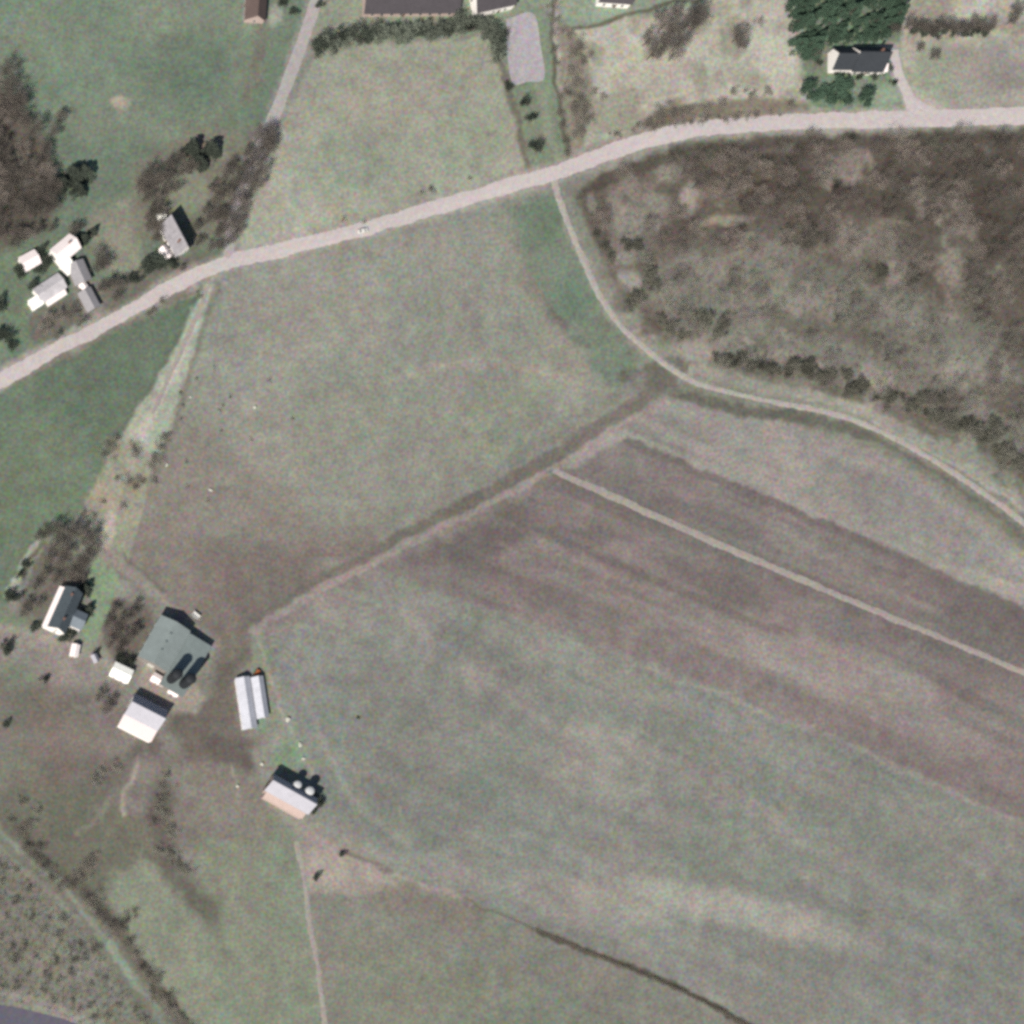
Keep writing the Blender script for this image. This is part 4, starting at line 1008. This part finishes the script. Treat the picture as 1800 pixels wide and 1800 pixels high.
# hedge of shrubs behind the northern houses
for i, (x, y) in enumerate(((558,82),(570,70),(584,76),(600,62),(612,68),(625,60),(645,66),(662,54),(676,62),(690,54),(705,60),(722,52),(738,58),(755,50),(770,56),(786,46),(800,52),(815,38),(830,42),(846,40),(858,50),(872,62),(878,76),(874,90))):
    plant('sg', SHG if i % 3 else SHD, x, y+(i % 2)*4, 1.6+.45*((i*7) % 3)/2, "dull green shrub in the hedge row behind the long building", "shrub", "hedge row shrubs behind the northern houses")
for x, y, s, l in ((896,152,.9,"dark shrub at the southwest corner of the parking apron"),(922,176,1.2,"dark green shrub in the grass strip, upper of three"),(934,206,1.3,"dark green shrub in the grass strip, middle of three"),(944,254,1.4,"dark green shrub in the grass strip nearest the road"),(886,58,1.1,"dark shrub beside the head of the parking apron"),(560,8,1.0,"dark shrub beside the lane at the northern edge"),(500,4,1.2,"dull shrub east of the brown cottage"),(515,20,.9,"small dull shrub southeast of the brown cottage"),(700,12,.8,"round shrub against the south wall of the long building"),(690,22,.7,"small shrub below the west end of the long building")):
    plant('sg', SHD, x, y, s, l, "shrub")
for x, y, s in ((973,10,.9),(974,35,.9),(974,60,.9),(976,85,.9),(982,108,.9),(1000,60,1),(1010,90,1.2),(1022,78,1.1),(1026,100,1.3),(1006,125,1.3),(1016,145,1.3),(1000,160,1.2),(1022,168,1.4),(1012,190,1.4),(1028,190,1.2),(1020,212,1.3),(1035,205,1.1),(986,170,.8),(986,195,.9),(990,220,.9),(994,245,.9),(1012,236,1.1),(1000,268,.8),(1024,228,.9),(1045,160,.8),(1060,170,.7)):
    plant('sb', SHB, x, y, s, "bare shrub in the hedgerow between parking apron and pale rough field", "shrub", "hedgerow shrubs beside the pale rough field")
for i in range(26):
    t_ = i*12+random.uniform(-8,8); x = 1072+t_; y = 252-t_*.165+.00018*t_**2-random.uniform(15,24)
    plant('sb', SHB, x, y, random.uniform(.35,.8), "bare brown bush on the bank north of the gravel road", "bush", "bank bushes north of the road")
for x, y, s in ((1140,215,1.2),(1160,205,1.3),(1185,200,1.3),(1210,196,1.2),(1165,190,1.0),(1270,180,1.0),(1320,165,1.0),(1350,160,.9),(1240,190,1.0),(1390,180,1.0),(1290,160,.8)):
    plant('sb', SHB, x, y, s, "bare brown bush in the rough ground above the road bank", "bush", "rough ground bushes")
for x, y, s in ((1150,92,.95),(1140,70,.8),(1172,76,1.0),(1186,50,1.0),(1200,70,1.0),(1168,44,.85),(1212,40,1.0),(1226,22,.9),(1160,28,.7),(1186,96,.8),(1228,40,.8),(1190,20,.8)):
    plant('tb', BARED if s > .85 else BARE, x, y, s, "bare tree in the dense clump on the pale rough field", "tree", "tree clump on the pale rough field")
plant('tb', BARED, 1300, 62, .85, "lone round bare tree on the pale rough field", "tree")
plant('tb', BARED, 1306, 78, .6, "smaller bare tree touching the lone round one", "tree")
plant('sb', SHB, 1336, 38, .8, "tiny bare bush near the lone round tree", "bush")
# green conifers around the charcoal roofed house
rc = random.Random(44)
for x, y in scatter([(1398,-22),(1592,-22),(1584,20),(1560,62),(1530,70),(1478,62),(1450,80),(1424,98),(1404,84),(1396,40)], 66, 12, 21):
    plant('tc', CONG, x, y, rc.uniform(.55,1.25), "deep green conifer in the stand behind the charcoal roofed house", "conifer", "conifer stand behind the charcoal roofed house", 2.8)
for x, y, s, l in ((1424,152,1.5,"green bush at the west end of the garden by the road"),(1440,166,1.4,"green bush beside the westernmost garden bush"),(1458,176,1.2,"green bush in the garden close to the road"),(1476,160,1.7,"large green bush left of the garden path"),(1490,152,1.4,"green bush below the middle of the house wing"),(1488,176,1.3,"green bush right of the large one near the road"),(1526,166,1.5,"round dark green bush standing alone in the garden"),(1556,118,1.0,"dark bush against the east end of the house"),(1572,146,.9,"small bush beside the gravel driveway"),(1508,134,.8,"small bush at the front wall of the house"),(1536,136,.8,"small round bush in front of the house door"),(1440,110,.8,"small bush west of the house wing")):
    plant('sg', SHV if s > 1.1 else SHD, x, y, s*1.35 if s > 1.1 else s, l, "bush", "garden bushes of the charcoal roofed house")
for i in range(12):
    plant('sg', SHV if i % 3 else SHD, 1468+i*7.6, 127+(i*3) % 4, .62, 'low green bush in the foundation planting along the south wall', 'bush', 'foundation planting of the charcoal roofed house')
for i in range(11):
    plant('tb', BARED, 1600+i*13.5, 46+((i*5) % 4)*3-4, .62, "dark bare tree in the row east of the conifer stand", "tree", "dark tree row in the northeast")
for i in range(8):
    plant('sg', SHD, 1606+i*18, 54+(i % 3)*3, 1.1, "dark bush under the tree row east of the conifer stand", "bush", "dark bushes under the northeastern row")
for x, y, s, l in ((1618,84,.5,"slim bare tree left below the dark northeastern row"),(1644,96,.6,"slim bare tree right below the dark northeastern row"),(1572,52,.6,"bare tree at the east end of the conifer stand"),(1790,18,.7,"bare tree near the northeastern corner"),(1778,36,.5,"small bare tree below the one near the northeastern corner"),(1436,88,.55,"bare tree west of the charcoal roofed house")):
    plant('tb', BARED, x, y, s, l, "tree")
# verge bushes on the farm lane
for x, y, s in ((196,782,1.1),(188,796,1.2),(205,770,.9),(238,786,1.2),(240,800,1.0),(290,770,1.0),(282,786,1.1),(272,806,1.2),(264,818,1.1),(228,842,1.2),(238,856,1.0),(205,842,.7),(250,845,.9),(182,882,.7),(215,890,.7),(270,845,.7),(168,905,.8),(150,900,.7)):
    plant('sb', SHB, x, y, s, "bare bush on the overgrown verge of the farm lane", "bush", "bushes on the farm lane verge")
# slate house trees
for x, y, s in ((80,938,.7),(98,930,.8),(116,944,.9),(134,934,.8),(150,944,.9),(160,962,.9),(152,984,.9),(138,996,.8),(116,972,.8),(96,962,.8),(104,992,.7),(84,984,.6),(124,1012,.7),(100,1018,.7),(76,1012,.6),(140,1018,.6),(64,1030,.5),(50,1060,.5),(42,1078,.5),(70,1060,.5),(66,945,.5)):
    plant('tb', BARED, x, y, s, "bare tree in the grove north of the slate roofed farmhouse", "tree", "grove north of the slate roofed farmhouse")
for x, y, s, l in ((152,1034,.85,"dark conifer northeast of the slate roofed farmhouse"),(136,1050,.75,"dark conifer touching the roof of the slate roofed farmhouse"),(158,1070,.75,"dark conifer east of the farmhouse wing"),(148,1086,.55,"small dark conifer southeast of the farmhouse wing")):
    plant('tc', COND, x, y, s, l, "conifer", None, 4.5)
for x, y, s, l in ((42,994,1.0,"narrow green bush beside the pale hedge path, upper"),(36,1010,1.0,"narrow green bush beside the pale hedge path, lower"),(16,1052,1.4,"dark bush at the foot of the pale hedge path"),(10,1142,1.4,"round dark bush at the western edge of the yard"),(80,1194,.9,"small dark bush alone in the brown yard"),(60,1104,1.1,"bush left of the farmhouse's south end"),(110,1122,1.3,"dark bush south of the slate roofed farmhouse"),(126,1112,1.0,"bush between farmhouse and small white shed"),(212,1158,1.3,"dark bush behind the bright white milk house"),(228,1160,1.4,"dark bush between milk house and big barn"),(172,1144,.7,"small bush beside the blue-grey hut"),(12,1275,.8,"small dull bush in the western brown field"),(560,1408,1.3,"dark bush at the eastern corner of the isolated barn"),(552,1424,1.0,"dark bush at the southeastern end of the isolated barn")):  # last two bushes are added to stand in for the barn's black shadow
    plant('sg', SHD, x, y, s, l, "bush")
for x, y, s in ((200,1075,.6),(215,1092,.6),(232,1080,.6),(205,1110,.7),(222,1122,.7),(238,1108,.6),(195,1130,.6),(212,1138,.6),(240,1060,.4),(190,1095,.6)):
    plant('tb', BARED, x, y, s, "bare tree between the slate roofed farmhouse and the big barn", "tree", "trees between farmhouse and big barn")
for x, y, s in ((186,1245,.7),(176,1225,.6),(200,1230,.4)):
    plant('tb', BARED, x, y, s, "bare tree west of the galvanised hay barn", "tree", "trees west of the hay barn")
# ditch line in the south-west
for x, y, s in ((20,1440,1.1),(36,1462,1.2),(48,1490,1.4),(62,1505,1.4),(78,1520,1.4),(90,1540,1.2),(72,1488,1.0),(50,1450,1.1),(104,1556,1.2),(128,1552,1.3),(138,1540,1.3),(150,1526,1.4),(160,1512,1.2),(156,1576,1.3),(164,1588,1.3),(174,1602,1.4),(186,1614,1.3),(196,1626,1.3),(208,1636,1.3),(216,1622,1.2),(226,1612,1.1),(236,1600,.8),(228,1660,1.1),(240,1680,1.3),(250,1698,1.3),(262,1712,1.4),(276,1722,1.4),(272,1745,1.2),(286,1758,1.3),(300,1776,1.3),(316,1792,1.3),(332,1806,1.4),(298,1752,1.0)):
    plant('sb', SHB, x, y, s, "dark bare bush along the ditch above the highway scrub", "bush", "bushes along the southwestern ditch")
for x, y, s in ((296,1362,1.0),(290,1385,1.1),(286,1405,1.2),(280,1425,1.2),(272,1442,1.1),(290,1440,1.3),(298,1462,1.4),(294,1482,1.3),(272,1474,1.1),(260,1492,1.2),(280,1500,1.3),(300,1504,1.3),(312,1520,1.3),(326,1532,1.3),(336,1548,1.3),(346,1562,1.3),(356,1576,1.1),(255,1425,.9),(316,1550,1.0),(180,1358,1.2),(165,1370,1.2),(190,1376,1.1),(205,1350,1.0),(110,1405,1.0),(40,1410,1.0),(70,1425,1.0),(130,1430,.9)):
    if int(x+y) % 3 == 0: continue
    plant('sb', SHO, x, y, s*.9, "dark bare bush in the hollow of the southern pasture", "bush", "bushes in the southern pasture hollow")
for x, y in scatter(SCRUB[1:6]+[(200,1790),(130,1785),(0,1735)], 40, 18, 9):
    plant('sb', SHO, x, y, r.uniform(.6,1.2), "bare grey bush scattered over the scrub above the highway", "bush", "scrub bushes above the highway")
# dark hedge on the field boundary in the south: a single continuous planting
pts = catmull([(838,1592),(950,1637),(1050,1680),(1200,1744),(1320,1806),(1500,1892)], 3); c = MB(); rg = random.Random(12)
for i, (x, y) in enumerate(pts):
    X, Y = P(x, y); Z = float(hgt(X, Y)); k = min(1, i/110)**1.3*(.6+.5*abs(math.sin(i*.21)*math.sin(i*.083+1)))
    for _ in range(int(1+46*k)):
        q = Vector((X+rg.gauss(0,.45*k+.1), Y+rg.gauss(0,.45*k+.1), Z+rg.uniform(.0,1.3*k+.2)))
        d = Vector((rg.gauss(0,1), rg.gauss(0,1), rg.gauss(.6,.8))).normalized()*rg.uniform(.2,.5); u = d.orthogonal().normalized()*rg.uniform(.04,.10)
        c.add([q-u, q+u, q+d], [(0,1,2)])
hd = c.build("hedge", twig_d); tag(hd, "long thin dark hedge on the boundary between the two southern fields", "hedge")
for x, y, s, l in ((556,1543,.9,"tiny dark bush beside the southern footpath"),(601,1502,.7,"tiny dark bush right of the worn pinkish patch"),(628,1262,.35,"minute dark bush alone in the large southern field")):  # the minute field bush is added for a scratch mark, not a plant
    plant('sg', SHD, x, y, s, l, "bush")
for x, y in ((475,668),(405,698),(392,712),(320,735),(515,735),(390,756),(328,812),(330,855),(442,772),(378,645),(318,690),(345,665),(366,880),(388,720),(322,712)):
    plant('sb', SHB, x, y, .36, "low dark weed clump dotted over the middle meadow", "weeds", "weed clumps in the middle meadow")
for x, y, s in ((640,397,.4),(742,344,.6),(758,338,.7),(826,318,.5),(605,392,.5)):
    plant('sb', SHB, x, y-6, s, "small bare bush on the north verge of the road", "bush", "verge bushes north of the road")
